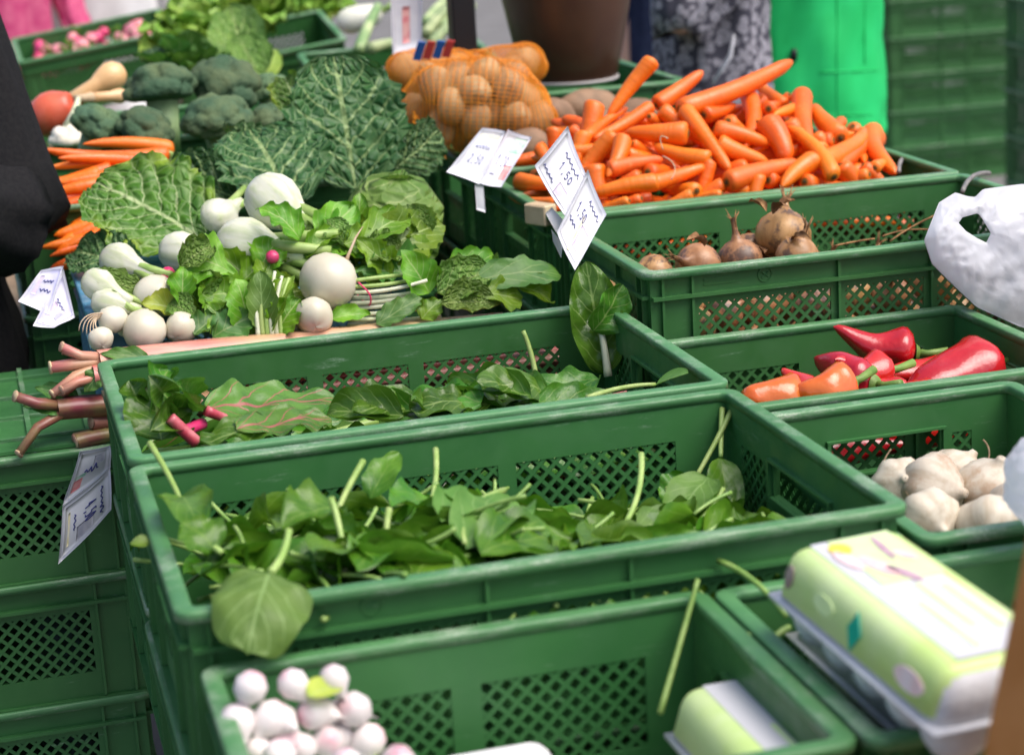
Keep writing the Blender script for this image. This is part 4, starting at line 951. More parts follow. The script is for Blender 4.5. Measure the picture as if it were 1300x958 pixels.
for b, t, yb, yt, w, mt, lb in TLV:
    hero_leaf('turnip_leaf', aY(*b, yb), aY(*t, yt), w, random.choice((spoon, ovate, oblong)) if mt != 'rhubarb_leaf' or w > .046 else oblong, mt, lb, 'leaf', TLG, up=(R(-.4, .4), -.75, .7), bend=R(.3, 1.1), cup=R(.1, .7), ruffle=R(.06, .14), rn=R(2, 4), blister=.0022, bs=50, serr=.28, seed=R(0, 90), nv=18, nu=6)
# ------------------------------------------------------------------ savoy leaves and head
SVG = 'savoy leaves standing behind the turnips'
def savoy(b, t, yb, yt, w, mat, label, up=(0, -1, .3), bend=.4, cup=.25, shape=roundish, ruf=.05, seed=0, vn=7):
    e = hero_leaf('savoy_leaf', aY(*b, yb), aY(*t, yt), w, shape, mat, label, 'cabbage leaf', SVG, up=up, bend=bend, cup=cup, ruffle=ruf, rn=4, blister=.0035, bs=55, serr=.20, seed=seed, nv=44, nu=18, vein=.007, vn=vn)
    return e
savoy((452, 246), (424, 74), 1.36, 1.44, .175, 'savoy_leaf', 'huge upright savoy leaf with thick pale veins in front of the potato net', bend=.25, cup=.22, seed=2)
savoy((270, 312), (122, 232), 1.17, 1.30, .165, 'savoy_leaf_light', 'large bright savoy leaf with yellowing edge beside the bunched carrots', up=(.3, -1, .55), bend=.3, cup=.2, seed=5)
savoy((372, 262), (318, 168), 1.22, 1.36, .16, 'savoy_leaf', 'dark savoy leaf with netted veins above the uppermost fennel', up=(.1, -1, .3), bend=.5, cup=.15, seed=8)
savoy((300, 252), (205, 228), 1.25, 1.34, .10, 'savoy_leaf', 'folded savoy leaf between the bright leaf and the fennel', up=(0, -.8, .7), bend=.6, cup=.5, seed=9)
savoy((330, 205), (285, 165), 1.38, 1.44, .07, 'savoy_leaf', 'narrow blue green savoy leaf edge standing by the broccoli', up=(.6, -.8, 0), bend=.8, cup=.7, seed=10, shape=oblong)
savoy((390, 160), (362, 100), 1.50, 1.56, .075, 'savoy_leaf_light', 'crumpled yellow green savoy leaf top behind the huge leaf', up=(-.2, -1, .2), bend=.9, cup=.6, ruf=.16, seed=13)
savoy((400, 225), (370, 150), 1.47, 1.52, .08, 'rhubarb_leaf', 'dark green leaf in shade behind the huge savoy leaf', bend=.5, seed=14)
savoy((170, 340), (95, 320), 1.14, 1.22, .08, 'savoy_leaf', 'lower lobe of savoy leaf over the blue crate', up=(.2, -1, .6), bend=.4, seed=15)
savoy((500, 215), (555, 165), 1.40, 1.45, .08, 'savoy_leaf', 'savoy leaf edge beside the wall of the potato crate', up=(.3, -1, .1), bend=.6, seed=16)
e = empty('savoy_cabbage', aY(500, 285, 1.17), (.2, .1, 0), 'round pale green savoy cabbage head in front of the huge leaf', 'cabbage')
e.scale = (1.2,) * 3
for k in range(9):
    a = k * 2.4; L = .135 - .006 * k; me = leaf_mesh(L, .13 - .006 * k, roundish, 22, 10, 2.4, .75, .03, 4, .003, 60, .05, k * 2.2, 0, 'savoy_pale', .0035, 6)
    obj('leaf', me, e, mat=Matrix.Rotation(a, 4, 'Z') @ Matrix.Translation((0, -.052 + .004 * k, -.035 + .002 * k)) @ Matrix.Rotation(1.15, 4, 'X') @ Matrix.Rotation(PI, 4, 'Y'))
b = MB(); b.lathe([(.001, -.05), (.035, -.045), (.055, -.01), (.052, .025), (.032, .05), (.001, .058)], 24, 0, lambda v, a: v * (1 + .05 * nz(v.x * 60, v.y * 60, v.z * 60))); 
def add_uv(me):
    ul = me.uv_layers.new(name='uv')
    for lp in me.loops:
        co = me.vertices[lp.vertex_index].co; ul.data[lp.index].uv = (math.atan2(co.y, co.x) / PI / 2 % 1, co.z * 9 + .45)
    return me
obj('heart', add_uv(b.mesh('heart', 'savoy_pale')), e)
# ------------------------------------------------------------------ broccoli
BRG = 'broccoli heads'
def blob_head(r, seed, mat, bump1=.16, bump2=.06, sub=5):
    bm = bmesh.new(); bmesh.ops.create_icosphere(bm, subdivisions=sub, radius=1); rs = random.Random(seed)
    cs = []
    for i in range(26):
        z = rs.uniform(-.1, 1); a = i * 2.4; q = math.sqrt(max(0, 1 - z * z)); cs.append((Vector((q * math.cos(a), q * math.sin(a), z)), rs.uniform(.30, .42)))
    for v in bm.verts:
        d = v.co.normalized(); h = .80
        for c, s in cs:
            w = (d - c).length / s
            if w < 1: h = max(h, .80 + bump1 * 1.3 * math.sqrt(1 - w * w))
        cell = noise.voronoi(d * 9 + Vector((seed, 0, 0)))[0][0]
        h += bump2 * (.5 - cell) + .02 * nz(d.x * 40, d.y * 40, d.z * 40)
        if d.z < -.15: h *= max(.35, 1 + (d.z + .15) * 1.1)
        v.co = Vector((d.x, d.y, d.z * .78)) * h * r
    me = bpy.data.meshes.new('floret_crown'); bm.to_mesh(me); bm.free(); me.materials.append(MATS[mat]); me.polygons.foreach_set('use_smooth', [True] * len(me.polygons)); return me
BL = [((205, 118), 1.78, 46, 'large broccoli head behind the grey green front ones'), ((184, 168), 1.66, 36, 'olive broccoli head next to the carrot bunch'), ((122, 162), 1.70, 35, 'blue green broccoli head beside the cauliflower'),
      ((285, 112), 1.82, 45, 'broccoli head in the back next to the lettuce'), ((276, 156), 1.68, 44, 'broccoli head standing in front of the savoy leaves'), ((345, 158), 1.72, 30, 'broccoli head partly behind the dark savoy leaf'), ((340, 118), 1.86, 30, 'broccoli head against the empty crate')]
for i, (px, Y, rp, lb) in enumerate(BL):
    c = aY(*px, Y); r = rp / ppm(c) * 1.08; e = empty('broccoli_head', c, (R(-.6, .2), R(-.3, .3), R(0, 6)), lb, 'broccoli', BRG)
    obj('floret_crown', blob_head(r, i + 1, 'broccoli_floret'), e); b = MB(); b.tube([(0, 0, -.2 * r), (0, 0, -1.5 * r)], [.42 * r, .36 * r], 10); obj('stem', b.mesh('stem', 'broccoli_stem'), e)
# bunched carrots
random.seed(12)
CBG = 'bunched carrots behind the savoy leaves'
CB = [((214, 197), (72, 190), 1.56), ((212, 211), (92, 202), 1.54), ((205, 204), (78, 212), 1.55), ((150, 222), (80, 232), 1.52), ((150, 232), (70, 245), 1.50), ((148, 245), (78, 262), 1.48), ((140, 258), (80, 275), 1.46), ((135, 272), (85, 292), 1.44), ((130, 285), (80, 306), 1.42), ((128, 300), (78, 318), 1.40), ((118, 328), (70, 340), 1.36), ((220, 190), (120, 184), 1.6), ((175, 215), (100, 222), 1.53)] + [((R(120, 165), 215 + 7 * k), (R(62, 95), 226 + 7.5 * k + R(-5, 5)), 1.535 - .011 * k) for k in range(14)]
for i, (a, c, Y) in enumerate(CB):
    A_, B_ = aY(*a, Y), aY(*c, Y - .01); e = empty('bunched_carrot', label='slim orange carrot of the bunch lying beside the broccoli', cat='carrot', group=CBG); e.matrix_world = MX(A_, frame(B_ - A_, (0, 0, 1)))
    g, q = carrot_mesh((B_ - A_).length * 1.15, R(10, 13) / ppm(A_), R(0, 60), .1); obj('root', g, e); obj('crown', q, e)
for i in range(8):
    a = aY(214 + R(-3, 3), 200 + R(-10, 12), 1.56); stick('carrot_green', (a, aY(240, 205 + R(-8, 8), 1.57), aY(R(255, 290), 205 + R(-14, 18), 1.6)), (.0022, .0012), 'stem_green', 'green leaf stalk of the bunched carrots', 'leaf stalk', CBG, 5)
# squashes, cauliflower
def squash(a, c, Y, r1, r2, mat, label, neck=True):
    A_, B_ = aY(*a, Y), aY(*c, Y - .02); k = ppm(A_); e = empty('squash', label=label, cat='squash'); e.matrix_world = MX(A_, frame(B_ - A_, (0, 0, 1))); L = (B_ - A_).length; R1, R2 = r1 / k, r2 / k; b = MB()
    b.lathe([(.0005, -R1), (.5 * R1, -.88 * R1), (.87 * R1, -.5 * R1), (R1, 0), (.92 * R1, .45 * R1), (lerp(R1, R2, .6), R1 * .95), (R2, R1 * 1.3), (R2 * .95, L * .95), (R2 * .6, L), (.0005, L * 1.005)], 24, 0, lambda v, a_: Vector((v.x, v.z, v.y)))
    obj('fruit', b.mesh('fruit', mat), e); s = MB(); s.tube([(0, L * .98, 0), (.003, L + .03, 0)], [.008, .006], 7); obj('stem', s.mesh('stem', 'wood_pale'), e)
squash((142, 97), (92, 128), 1.98, 19, 11, 'squash_tan', 'tan butternut squash leaning against the radish crate')
squash((152, 122), (118, 124), 1.93, 10, 7, 'squash_tan', 'smaller tan squash behind the broccoli')
squash((66, 146), (98, 130), 1.98, 30, 12, 'squash_red', 'orange red squash next to the dark coat sleeve')
c = aY(90, 178, 1.86); e = empty('cauliflower', c, (0, 0, 0), 'white cauliflower wedge between the red squash and the broccoli', 'cauliflower'); r = 30 / ppm(c)
obj('curd', blob_head(r, 77, 'cauli_white', .12, .05, 4), e)
b = MB(); b.tube([(0, .0, r * .5), (.012, .01, r * 1.1), (.02, .02, r * 1.7)], [.012, .008, .003], 8); obj('stem', b.mesh('stem', 'stem_white'), e)
# ------------------------------------------------------------------ radishes in the tilted crate
random.seed(8)
RDG = 'radishes in the tilted crate'
for i in range(58):
    q = RADM @ Vector((R(.04, .36), R(.03, .27), -.045 + R(-.012, .028))); r = R(.013, .021); e = empty('radish', q, (R(-2, 2), R(-2, 2), 0), 'pink and white radish lying in the tilted crate', 'radish', RDG); b = globals().get('RDM')
    if b is None:
        RDM = []
        for m_ in ('radish_far', 'radish_pink'):
            k = MB(); k.lathe([(.0004, -1.9), (.06, -1.3), (.45, -.95), (.92, -.4), (.97, .3), (.55, .85), (.0004, 1)], 14); RDM.append(k.mesh('bulb', m_))
        k = MB()
        for a in range(5): k.tube([(0, 0, .8), (.4 * math.cos(a * 1.3), .4 * math.sin(a * 1.3), 1.6), (1.0 * math.cos(a * 1.3), 1.0 * math.sin(a * 1.3), 2.2)], [.2, .14, .3], 5)
        RDT = k.mesh('greens', 'turnip_leaf')
    e.scale = (r,) * 3; obj('bulb', RDM[0 if i % 4 else 1], e)
    if i % 2: obj('greens', RDT, e)
# ------------------------------------------------------------------ lettuces
LTG = 'lettuce heads'
ltl = lambda i: leaf_mesh(R(.13, .17), R(.11, .15), spoon, 16, 6, R(.5, 1.3), R(.2, .5), .18, R(4, 6), .006, 40, .2, i * 4.4, R(-.3, .3), 'lettuce_leaf')
random.seed(77)
for px, Y, s, n, lb in (((250, 42), 2.75, 1.0, 26, 'frilly yellow green lettuce right behind the broccoli'), ((330, 10), 3.35, 1.0, 24, 'frilly lettuce head at the back beside the tilted empty crate'), ((395, 0), 3.7, 1.0, 20, 'light lettuce head far behind the empty crates'), ((240, 85), 2.35, .7, 20, 'small dark green leafy head behind the large broccoli')):
    c = aY(*px, Y); e = empty('lettuce_head', c, (R(-.3, .3), R(-.2, .2), 0), lb, 'lettuce', LTG); e.scale = (s,) * 3
    for k in range(n):
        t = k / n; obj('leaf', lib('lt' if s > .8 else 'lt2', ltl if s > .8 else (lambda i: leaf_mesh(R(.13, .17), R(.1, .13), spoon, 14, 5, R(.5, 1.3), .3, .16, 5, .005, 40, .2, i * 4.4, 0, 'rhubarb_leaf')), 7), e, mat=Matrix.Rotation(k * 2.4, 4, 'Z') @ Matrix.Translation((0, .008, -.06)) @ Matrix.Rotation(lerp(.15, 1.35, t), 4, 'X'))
hero_leaf('cabbage_leaf', aY(318, 95, 2.45), aY(292, 8, 2.62), .13, ovate, 'savoy_pale', 'large pale upright cabbage leaf leaning before the lettuce', 'cabbage leaf', up=(-.2, -1, .2), bend=.7, cup=.45, ruffle=.05, rn=3, blister=.004, bs=50, seed=6, nv=24, nu=10, vein=.003)
for b_, t_, Y, w, mt, lb in (((330, 100), (300, 45), 2.4, .10, 'savoy_pale', 'pale leaf lying in front of the upright cabbage leaf'), ((325, 105), (345, 60), 2.42, .07, 'lettuce_leaf', 'yellowing leaf at the foot of the cabbage'), ((205, 95), (190, 62), 2.3, .05, 'savoy_leaf', 'blue green leaf stalk behind the large broccoli')):
    hero_leaf('cabbage_leaf', aY(*b_, Y), aY(*t_, Y + .1), w, ovate, mt, lb, 'cabbage leaf', up=(0, -1, .3), bend=.8, cup=.4, ruffle=.08, blister=.004, seed=R(0, 9))
# ------------------------------------------------------------------ white radish and leeks at the back
def daikon(a, c, Y, rp, label):
    A_, B_ = aY(*a, Y), aY(*c, Y); r = rp / ppm(A_); e = empty('white_radish', label=label, cat='radish'); e.matrix_world = MX(A_, frame(B_ - A_, (0, 0, 1))); L = (B_ - A_).length; b = MB()
    b.lathe([(.0004, -.3 * r), (.4 * r, -.2 * r), (.8 * r, .15 * r), (r, .7 * r), (.98 * r, L * .5), (.8 * r, L * .85), (.4 * r, L), (.0004, L * 1.01)], 20, 0, lambda v, a_: Vector((v.x, v.z, v.y))); obj('root', b.mesh('root', 'daikon_skin'), e)
    s = MB()
    for k in range(4): s.tube([(0, L * .95, 0), ((k - 1.5) * .3 * r, L + .03, .01), ((k - 1.5) * r, L + .09, .02)], [.25 * r, .2 * r, .12 * r], 6)
    obj('greens', s.mesh('greens', 'stem_green'), e)
daikon((432, 30), (484, 16), 3.1, 17, 'thick white radish lying over the empty crates')
LKG = 'leeks beside the white sign'
for i, (a, c, Y) in enumerate((((455, 66), (480, 8), 2.75), ((470, 62), (520, 55), 2.7), ((540, 44), (575, 6), 2.95), ((548, 56), (580, 28), 2.9), ((560, 36), (600, 8), 3.0), ((540, 30), (565, 2), 3.05))):
    A_, B_ = aY(*a, Y), aY(*c, Y + .15); stick('leek', (A_, (A_ + B_) / 2 + Vector((0, 0, .01)), B_), (.013, .010), 'leek_green', 'long green leek end beside the white sign', 'leek', LKG, 9)
crate(aY(500, 60, 2.95).x, 2.95, -.04, 'dark green crate of leeks behind the black pole')
# ------------------------------------------------------------------ price cards
def scrib(u0, v0, w, h, n, seed):
    rs = random.Random(seed); return [(u0 + w * i / n, v0 + h * (.5 + .5 * math.sin(i * 2.1 + rs.uniform(-.6, .6)) * rs.uniform(.4, 1))) for i in range(n + 1)]
DIG = {'4': [[(.7, 0), (.7, 1), (0, .35), (1, .35)]], '5': [[(.9, 1), (.2, 1), (.15, .55), (.7, .6), (.9, .3), (.6, 0), (.1, .05)]], '0': [[(.5, 1), (.1, .7), (.1, .3), (.5, 0), (.9, .3), (.9, .7), (.5, 1)]], ',': [[(.5, .1), (.35, -.15)]],
       '2': [[(.1, .8), (.4, 1), (.8, .85), (.7, .5), (.1, 0), (.9, 0)]], '1': [[(.2, .7), (.6, 1), (.6, 0)]], '3': [[(.1, .9), (.6, 1), (.8, .75), (.4, .52), (.85, .3), (.5, 0), (.1, .1)]]}
def digits(txt, u0, v0, w, h):
    out = []; k = w / len(txt)
    for i, ch in enumerate(txt):
        for st in DIG[ch]: out.append([(u0 + k * (i + .12 + .72 * x), v0 + h * y) for x, y in st])
    return out
def price_card(corners, label, marks=(), ink=(), lw=.0010, border=True, faint=False, mat='paper_white', curl=.003):
    """corners: top-left, top-right, bottom-right, bottom-left as points; marks: (u0, v0, u1, v1, material)"""
    c = [Vector(q) for q in corners]; o = c[3]; e = empty('price_card', o, label=label, cat='price card', group='price cards'); nrm = (c[2] - c[3]).cross(c[0] - c[3]).normalized()
    if nrm.dot(CAMDIR) < 0: nrm = -nrm
    sd_ = R(0, 50)
    def P_(u, v, h): 
        p_ = (c[3] * (1 - u) + c[2] * u) * (1 - v) + (c[0] * (1 - u) + c[1] * u) * v
        return p_ - o + nrm * (h + curl * (math.sin(u * 3 + sd_) + math.sin(v * 4 + sd_ * 2)))
    def sheet(u0, v0, u1, v1, h, th, mt, name):
        b = MB(); N = 8; vs = []
        for hh in (h, h - th):
            for j in range(N + 1):
                for i in range(N + 1): vs.append(P_(lerp(u0, u1, i / N), lerp(v0, v1, j / N), hh))
        q = (N + 1) ** 2; fs = [(j * (N + 1) + i, j * (N + 1) + i + 1, (j + 1) * (N + 1) + i + 1, (j + 1) * (N + 1) + i) for j in range(N) for i in range(N)]
        fs += [tuple(x + q for x in reversed(f)) for f in fs]
        edge = [i for i in range(N + 1)] + [(j + 1) * (N + 1) + N for j in range(N)] + [N * (N + 1) + N - 1 - i for i in range(N)] + [(N - 1 - j) * (N + 1) for j in range(N - 1)]
        fs += [(edge[i], edge[(i + 1) % len(edge)] , edge[(i + 1) % len(edge)] + q, edge[i] + q) for i in range(len(edge))]
        b.add(vs, fs); return obj(name, b.mesh(name, mt), e)
    sheet(0, 0, 1, 1, 0, .0008, 'sleeve_plastic' if border else mat, 'sleeve')
    if border: sheet(.07, .06, .93, .94, .0005, .0004, mat, 'paper')
    for (u0, v0, u1, v1, mt) in marks: sheet(u0, v0, u1, v1, .0009, .0003, mt, 'printed_picture')
    if ink:
        b = MB()
        for st in ink:
            for (u0, v0), (u1, v1) in zip(st[:-1], st[1:]): 
                a, d = P_(u0, v0, .0013), P_(u1, v1, .0013)
                if (a - d).length > 1e-6: b.tube([a, d], lw, 4)
        obj('handwriting', b.mesh('handwriting', 'ink_faint' if faint else 'ink_blue'), e)
    return e
def zz(l, ox, oy, s, Y):
    out = []
    for i, (x, y) in enumerate(l): out.append(aY(ox + x / s, oy + y / s, Y[i] if hasattr(Y, '__len__') else Y))
    return out
S1 = (560, 140, 4.5625)
price_card(zz([(240, 100), (372, 128), (222, 428), (35, 350)], *S1, (1.30, 1.31, 1.26, 1.27)), 'white price card of the left half over the potato crate wall', [(.15, .80, .9, .86, 'print_yellow')], [scrib(.25, .55, .5, .12, 14, 1)] + digits('2,50', .3, .3, .45, .16), .0005, True, True)
price_card(zz([(388, 104), (527, 150), (350, 447), (224, 424)], *S1, (1.30, 1.31, 1.25, 1.26)), 'white price card with green and pink print over the carrot crate corner', [(.45, .62, .92, .92, 'print_green'), (.62, .12, .92, .38, 'print_red')], digits('1,20', .18, .35, .5, .2) + [scrib(.2, .16, .2, .06, 5, 4)], .0005)
price_card(zz([(196, 430), (247, 436), (257, 592), (205, 575)], *S1, 1.245), 'white plastic clip holding the two cards on the crate wall', border=False, mat='paper_white', curl=.0005)
price_card(zz([(745, 88), (862, 402), (712, 612), (540, 322)], *S1, (.86, .84, .82, .83)), 'diamond shaped tilted white card in front of the carrots', [(.55, .06, .8, .3, 'print_lilac'), (.1, .9, .9, .94, 'print_grey')], digits('1,50', .34, .42, .4, .18) + [scrib(.3, .68, .5, .12, 14, 7), scrib(.1, .12, .35, .08, 12, 8)], .0005)
price_card(zz([(862, 338), (962, 602), (766, 930), (668, 705)], *S1, (.84, .825, .785, .80)), 'lower tilted white card with a lilac picture hanging at the onion crate', [(.58, .16, .88, .5, 'print_lilac'), (.5, .05, .56, .6, 'print_yellow')], digits('1,50', .2, .5, .4, .16) + [scrib(.45, .75, .45, .1, 12, 9), scrib(.12, .3, .3, .08, 8, 10)], .0005)
price_card(zz([(640, 562), (727, 655), (677, 717), (606, 596)], *S1, (.835, .83, .825, .83)), 'small blank white card behind the lower tilted one', border=False, curl=.0006)
price_card(zz([(640, 690), (705, 770), (695, 855), (648, 760)], *S1, .84), 'white clip end under the tilted cards', border=False, curl=.0006)
S3 = (0, 480, 3.99)
price_card(zz([(405, 372), (552, 335), (562, 452), (325, 652)], *S3, (.79, .80, .80, .79)), 'upper white price card wedged beside the chard crate wall', [(.10, .16, .3, .40, 'print_red'), (.1, .42, .35, .5, 'print_green'), (.5, .6, .8, .85, 'print_grey')], [scrib(.3, .4, .35, .25, 9, 12)], .0006)
price_card(zz([(560, 452), (562, 662), (296, 942), (322, 652)], *S3, (.795, .795, .785, .785)), 'lower white price card with handwritten price hanging before the crate stack', [(.58, .30, .86, .62, 'print_grey'), (.2, .12, .8, .16, 'print_yellow')], digits('4,50', .3, .45, .34, .22) + [scrib(.2, .74, .6, .10, 16, 13), scrib(.3, .22, .3, .06, 9, 14)], .0006)
S4 = (0, 300, 4.79)
price_card(zz([(250, 205), (385, 190), (300, 480), (110, 385)], *S4, (1.0, 1.0, .97, .98)), 'lilac tinted price card hanging beside the dark coat', [(.2, .3, .35, .8, 'print_lilac')], [scrib(.4, .6, .4, .1, 10, 16), scrib(.4, .4, .4, .1, 10, 17)], .0005, mat='card_lilac')
price_card(zz([(385, 190), (455, 490), (330, 560), (200, 545)], *S4, (.995, .985, .96, .965)), 'second lilac price card hanging below the carrots by the blue crate', [(.3, .1, .45, .6, 'print_lilac'), (.6, .3, .75, .7, 'print_grey')], [scrib(.3, .6, .4, .1, 10, 18)], .0005, mat='card_lilac')
price_card([aY(497, 0, 2.12) + Vector((0, 0, .06)), aY(540, 0, 2.12) + Vector((0, 0, .06)), aY(536, 66, 2.10), aY(499, 78, 2.10)], 'tall white sign card standing behind the potato nets', [(.35, .15, .6, .55, 'print_red')], (), border=True)
# ------------------------------------------------------------------ potatoes in nets
def ell_mesh(name, rx, ry, rz, seed, mat, sub=3):
    bm = bmesh.new(); bmesh.ops.create_icosphere(bm, subdivisions=sub, radius=1)
    for v in bm.verts: v.co = Vector((v.co.x * rx, v.co.y * ry, v.co.z * rz)) * (1 + .10 * nz(v.co.x * 1.5 + seed, v.co.y * 1.5, v.co.z * 1.5))
    me = bpy.data.meshes.new(name); bm.to_mesh(me); bm.free(); me.materials.append(MATS[mat]); me.polygons.foreach_set('use_smooth', [True] * len(me.polygons)); return me
PLIB = [ell_mesh('potato', R(.028, .033), R(.023, .027), R(.022, .026), i * 7, 'potato_skin') for i in range(4)]
def netbag(c, rx, ry, rz, rot, label, seed, tail=None):
    rs = random.Random(seed); e = empty('potato_net_bag', c, rot, label, 'net bag', 'orange nets of potatoes'); pts = []
    for i in range(900):
        q = Vector((rs.uniform(-1, 1), rs.uniform(-1, 1), rs.uniform(-1, 1)))
        if q.length > 1: continue
        q = Vector((q.x * (rx - .030), q.y * (ry - .028), q.z * (rz - .026)))
        if all((q - w).length > .040 for w in pts): pts.append(q)
        if len(pts) > 40: break
    for q in pts: obj('potato', rs.choice(PLIB), e, q, (rs.uniform(0, 6), rs.uniform(0, 6), rs.uniform(0, 6)))
    NU, NV = 76, 40; rad = np.zeros((NV + 1, NU)); dirs = []
    for j in range(NV + 1):
        th = PI * j / NV
        for i in range(NU):
            a = 2 * PI * i / NU; d = Vector((math.cos(th) * 1.0, math.sin(th) * math.cos(a), math.sin(th) * math.sin(a))); d = Vector((d.x * rx, d.y * ry, d.z * rz)).normalized()
            base = 1 / math.sqrt((d.x / rx) ** 2 + (d.y / ry) ** 2 + (d.z / rz) ** 2); h = base * .86
            for q in pts:
                b_ = q.dot(d); disc = b_ * b_ - (q.length_squared - .034 ** 2)
                if disc > 0: h = max(h, b_ + math.sqrt(disc))
            rad[j, i] = h; dirs.append(d)
    for _ in range(5):
        r2 = rad.copy(); r2[1:-1] = (rad[:-2] + rad[2:] + 2 * rad[1:-1] + np.roll(rad, 1, 1)[1:-1] + np.roll(rad, -1, 1)[1:-1]) / 6; rad = np.maximum(r2, rad * .96)
    vs = [dirs[j * NU + i] * (rad[j, i] + .002) for j in range(NV + 1) for i in range(NU)]
    b = MB()
    # net threads: rings across the bag and finer long threads
    for j in range(1, NV): b.tube([vs[j * NU + i] for i in range(0, NU, 2)] + [vs[j * NU]], .00075, 3, caps=False)
    for i in range(NU): b.tube([vs[j * NU + i] for j in range(0, NV + 1, 2)], .00045, 3, caps=False)
    if tail:
        for k in range(14):
            a = k * .45; p0 = Vector(tail[0]) + Vector((0, .02 * math.cos(a), .02 * math.sin(a))); p1 = Vector(tail[1]) + Vector((rs.uniform(-.01, .01), .006 * math.cos(a), .006 * math.sin(a)))
            b.tube([p0, (p0 + p1) / 2 + Vector((0, 0, rs.uniform(-.006, .006))), p1], .0013, 4)
    obj('net', b.mesh('net', 'net_orange'), e); return e
netbag(aY(606, 134, 1.70), .136, .10, .082, (.1, .12, -.25), 'full orange net of potatoes lying on the crate wall', 3, ((-.10, -.045, -.025), (-.055, -.085, -.062)))
nb = netbag(aY(545, 92, 1.98), .09, .075, .045, (0, .1, .2), 'second orange potato net behind the first with a blue and red tag', 5)
netbag(aY(640, 88, 2.02), .09, .07, .045, (0, 0, .1), 'third orange potato net between the black pole and the pot', 6)
b = MB()
for i, mt in enumerate((0, 1, 0, 1)): b.box((-.035 + .016 * i, -.001, -.02 + .004 * i), (-.021 + .016 * i, .001, .016 + .003 * i), mt)
simple('tag_blue', (.03, .12, .45), None, rough=.5, vary=None); simple('tag_red', (.62, .06, .06), None, rough=.5, vary=None)
e = empty('bag_tag', aY(553, 66, 1.90), (.5, .2, .1), 'blue and red paper tag on the potato net', 'tag'); obj('tag_strip', b.mesh('tag_strip', ['tag_blue', 'tag_red'], False), e)
for i, (px, Y, rx, rz_, rot, lb) in enumerate((((748, 140), 1.80, .062, .036, .1, 'large brown sweet potato behind the carrots'), ((705, 150), 1.74, .05, .03, .5, 'sweet potato beside the potato net'), ((672, 186), 1.60, .04, .03, .2, 'dark sweet potato under the price card'), ((800, 150), 1.72, .05, .03, -.3, 'sweet potato close behind the sticking up carrots'), ((780, 165), 1.62, .045, .03, .4, 'sweet potato mostly hidden by the carrots'))):
    e = empty('sweet_potato', aY(*px, Y), (0, rot, rot * 2), lb, 'sweet potato', 'sweet potatoes behind the carrots'); obj('tuber', ell_mesh('tuber', rx, .035, rz_, i * 5, 'sweet_potato_skin'), e)
# ------------------------------------------------------------------ pot, pole, wires
c = aZ(724, 101, .084); e = empty('plant_pot', c, (0, 0, 0), 'large dark brown pot standing behind the sweet potatoes', 'pot'); k = ppm(c); r0, r1 = 60 / k, 82 / k
b = MB(); b.lathe([(.0005, .001), (r0 * .97, .001), (r0, .006), (lerp(r0, r1, .5), .075), (r1, .155), (r1 * 1.08, .30), (r1 * 1.12, .30), (r1 * 1.12, .325), (r1 * 1.05, .325), (r1 * .9, .155), (r0 * .9, .012), (.0005, .012)], 48); obj('body', b.mesh('body', 'bucket_brown'), e)
b = MB(); b.lathe([(r0 * 1.0, -.0005), (r0 * 1.03, -.0005), (r0 * 1.03, .005), (r0 * 1.001, .005)], 48); obj('foot_ring', b.mesh('foot_ring', 'pot_rim_grey'), e)
q = aY(591, 40, 2.03); e = empty('stall_post', (q.x, 2.045, GROUND), label='black metal post of the market stall behind the potato nets', cat='post')
b = MB(); b.box((-.021, -.012, 0), (.021, .030, 2.4)); o_ = obj('shaft', b.mesh('shaft', 'black_metal', False), e); o_.modifiers.new('b', 'BEVEL').width = .003
b = MB(); b.box((-.08, -.08, 0.0005), (.08, .09, .008)); obj('foot_plate', b.mesh('foot_plate', 'black_metal', False), e)
for pts, lb in ((((1222, 243, .93), (1228, 225, 1.0), (1240, 218, 1.05), (1256, 220, 1.07)), 'grey wire loop hooked over the right end of the onion crate'), (((1141, 218, 1.2), (1141, 204, 1.25), (1146, 199, 1.3), (1152, 201, 1.3)), 'grey wire hook on the carrot crate rim')):
    P4 = [aY(*q) for q in pts]; cr = []
    for t in [i / 14 for i in range(15)]:
        a = (1 - t) ** 3; b_ = 3 * t * (1 - t) ** 2; c_ = 3 * t * t * (1 - t); d_ = t ** 3; cr.append(P4[0] * a + P4[1] * b_ + P4[2] * c_ + P4[3] * d_)
    e = empty('wire_hook', cr[0], label=lb, cat='wire'); b = MB(); b.tube([q - cr[0] for q in cr], .0032, 8); obj('wire', b.mesh('wire', 'wire_grey'), e)
# ------------------------------------------------------------------ plastic bags
HOLE = [(1217, 283), (1222, 276), (1240, 271), (1244, 273), (1258, 296), (1252, 308), (1240, 302), (1226, 293)]
OUT = [(1213, 244), (1192, 257), (1173, 305), (1183, 335), (1210, 362), (1240, 390), (1262, 400), (1300, 417), (1380, 425), (1440, 380), (1450, 300), (1420, 245), (1300, 233), (1248, 240), (1238, 250), (1228, 249)]
def poly_at(poly, cx, cy, ang):
    best = None; dx, dy = math.cos(ang), math.sin(ang)
    for (x0, y0), (x1, y1) in zip(poly, poly[1:] + poly[:1]):
        ex, ey = x1 - x0, y1 - y0; det = dx * -ey + ex * dy
        if abs(det) < 1e-9: continue
        t = ((x0 - cx) * -ey + ex * (y0 - cy)) / det; u = (dx * (y0 - cy) - dy * (x0 - cx)) / det
        if t > 0 and -1e-6 <= u <= 1 + 1e-6 and (best is None or t > best): best = t
    return best or 1
NA, NR = 120, 26; vs = []; o = aY(1240, 400, .66)
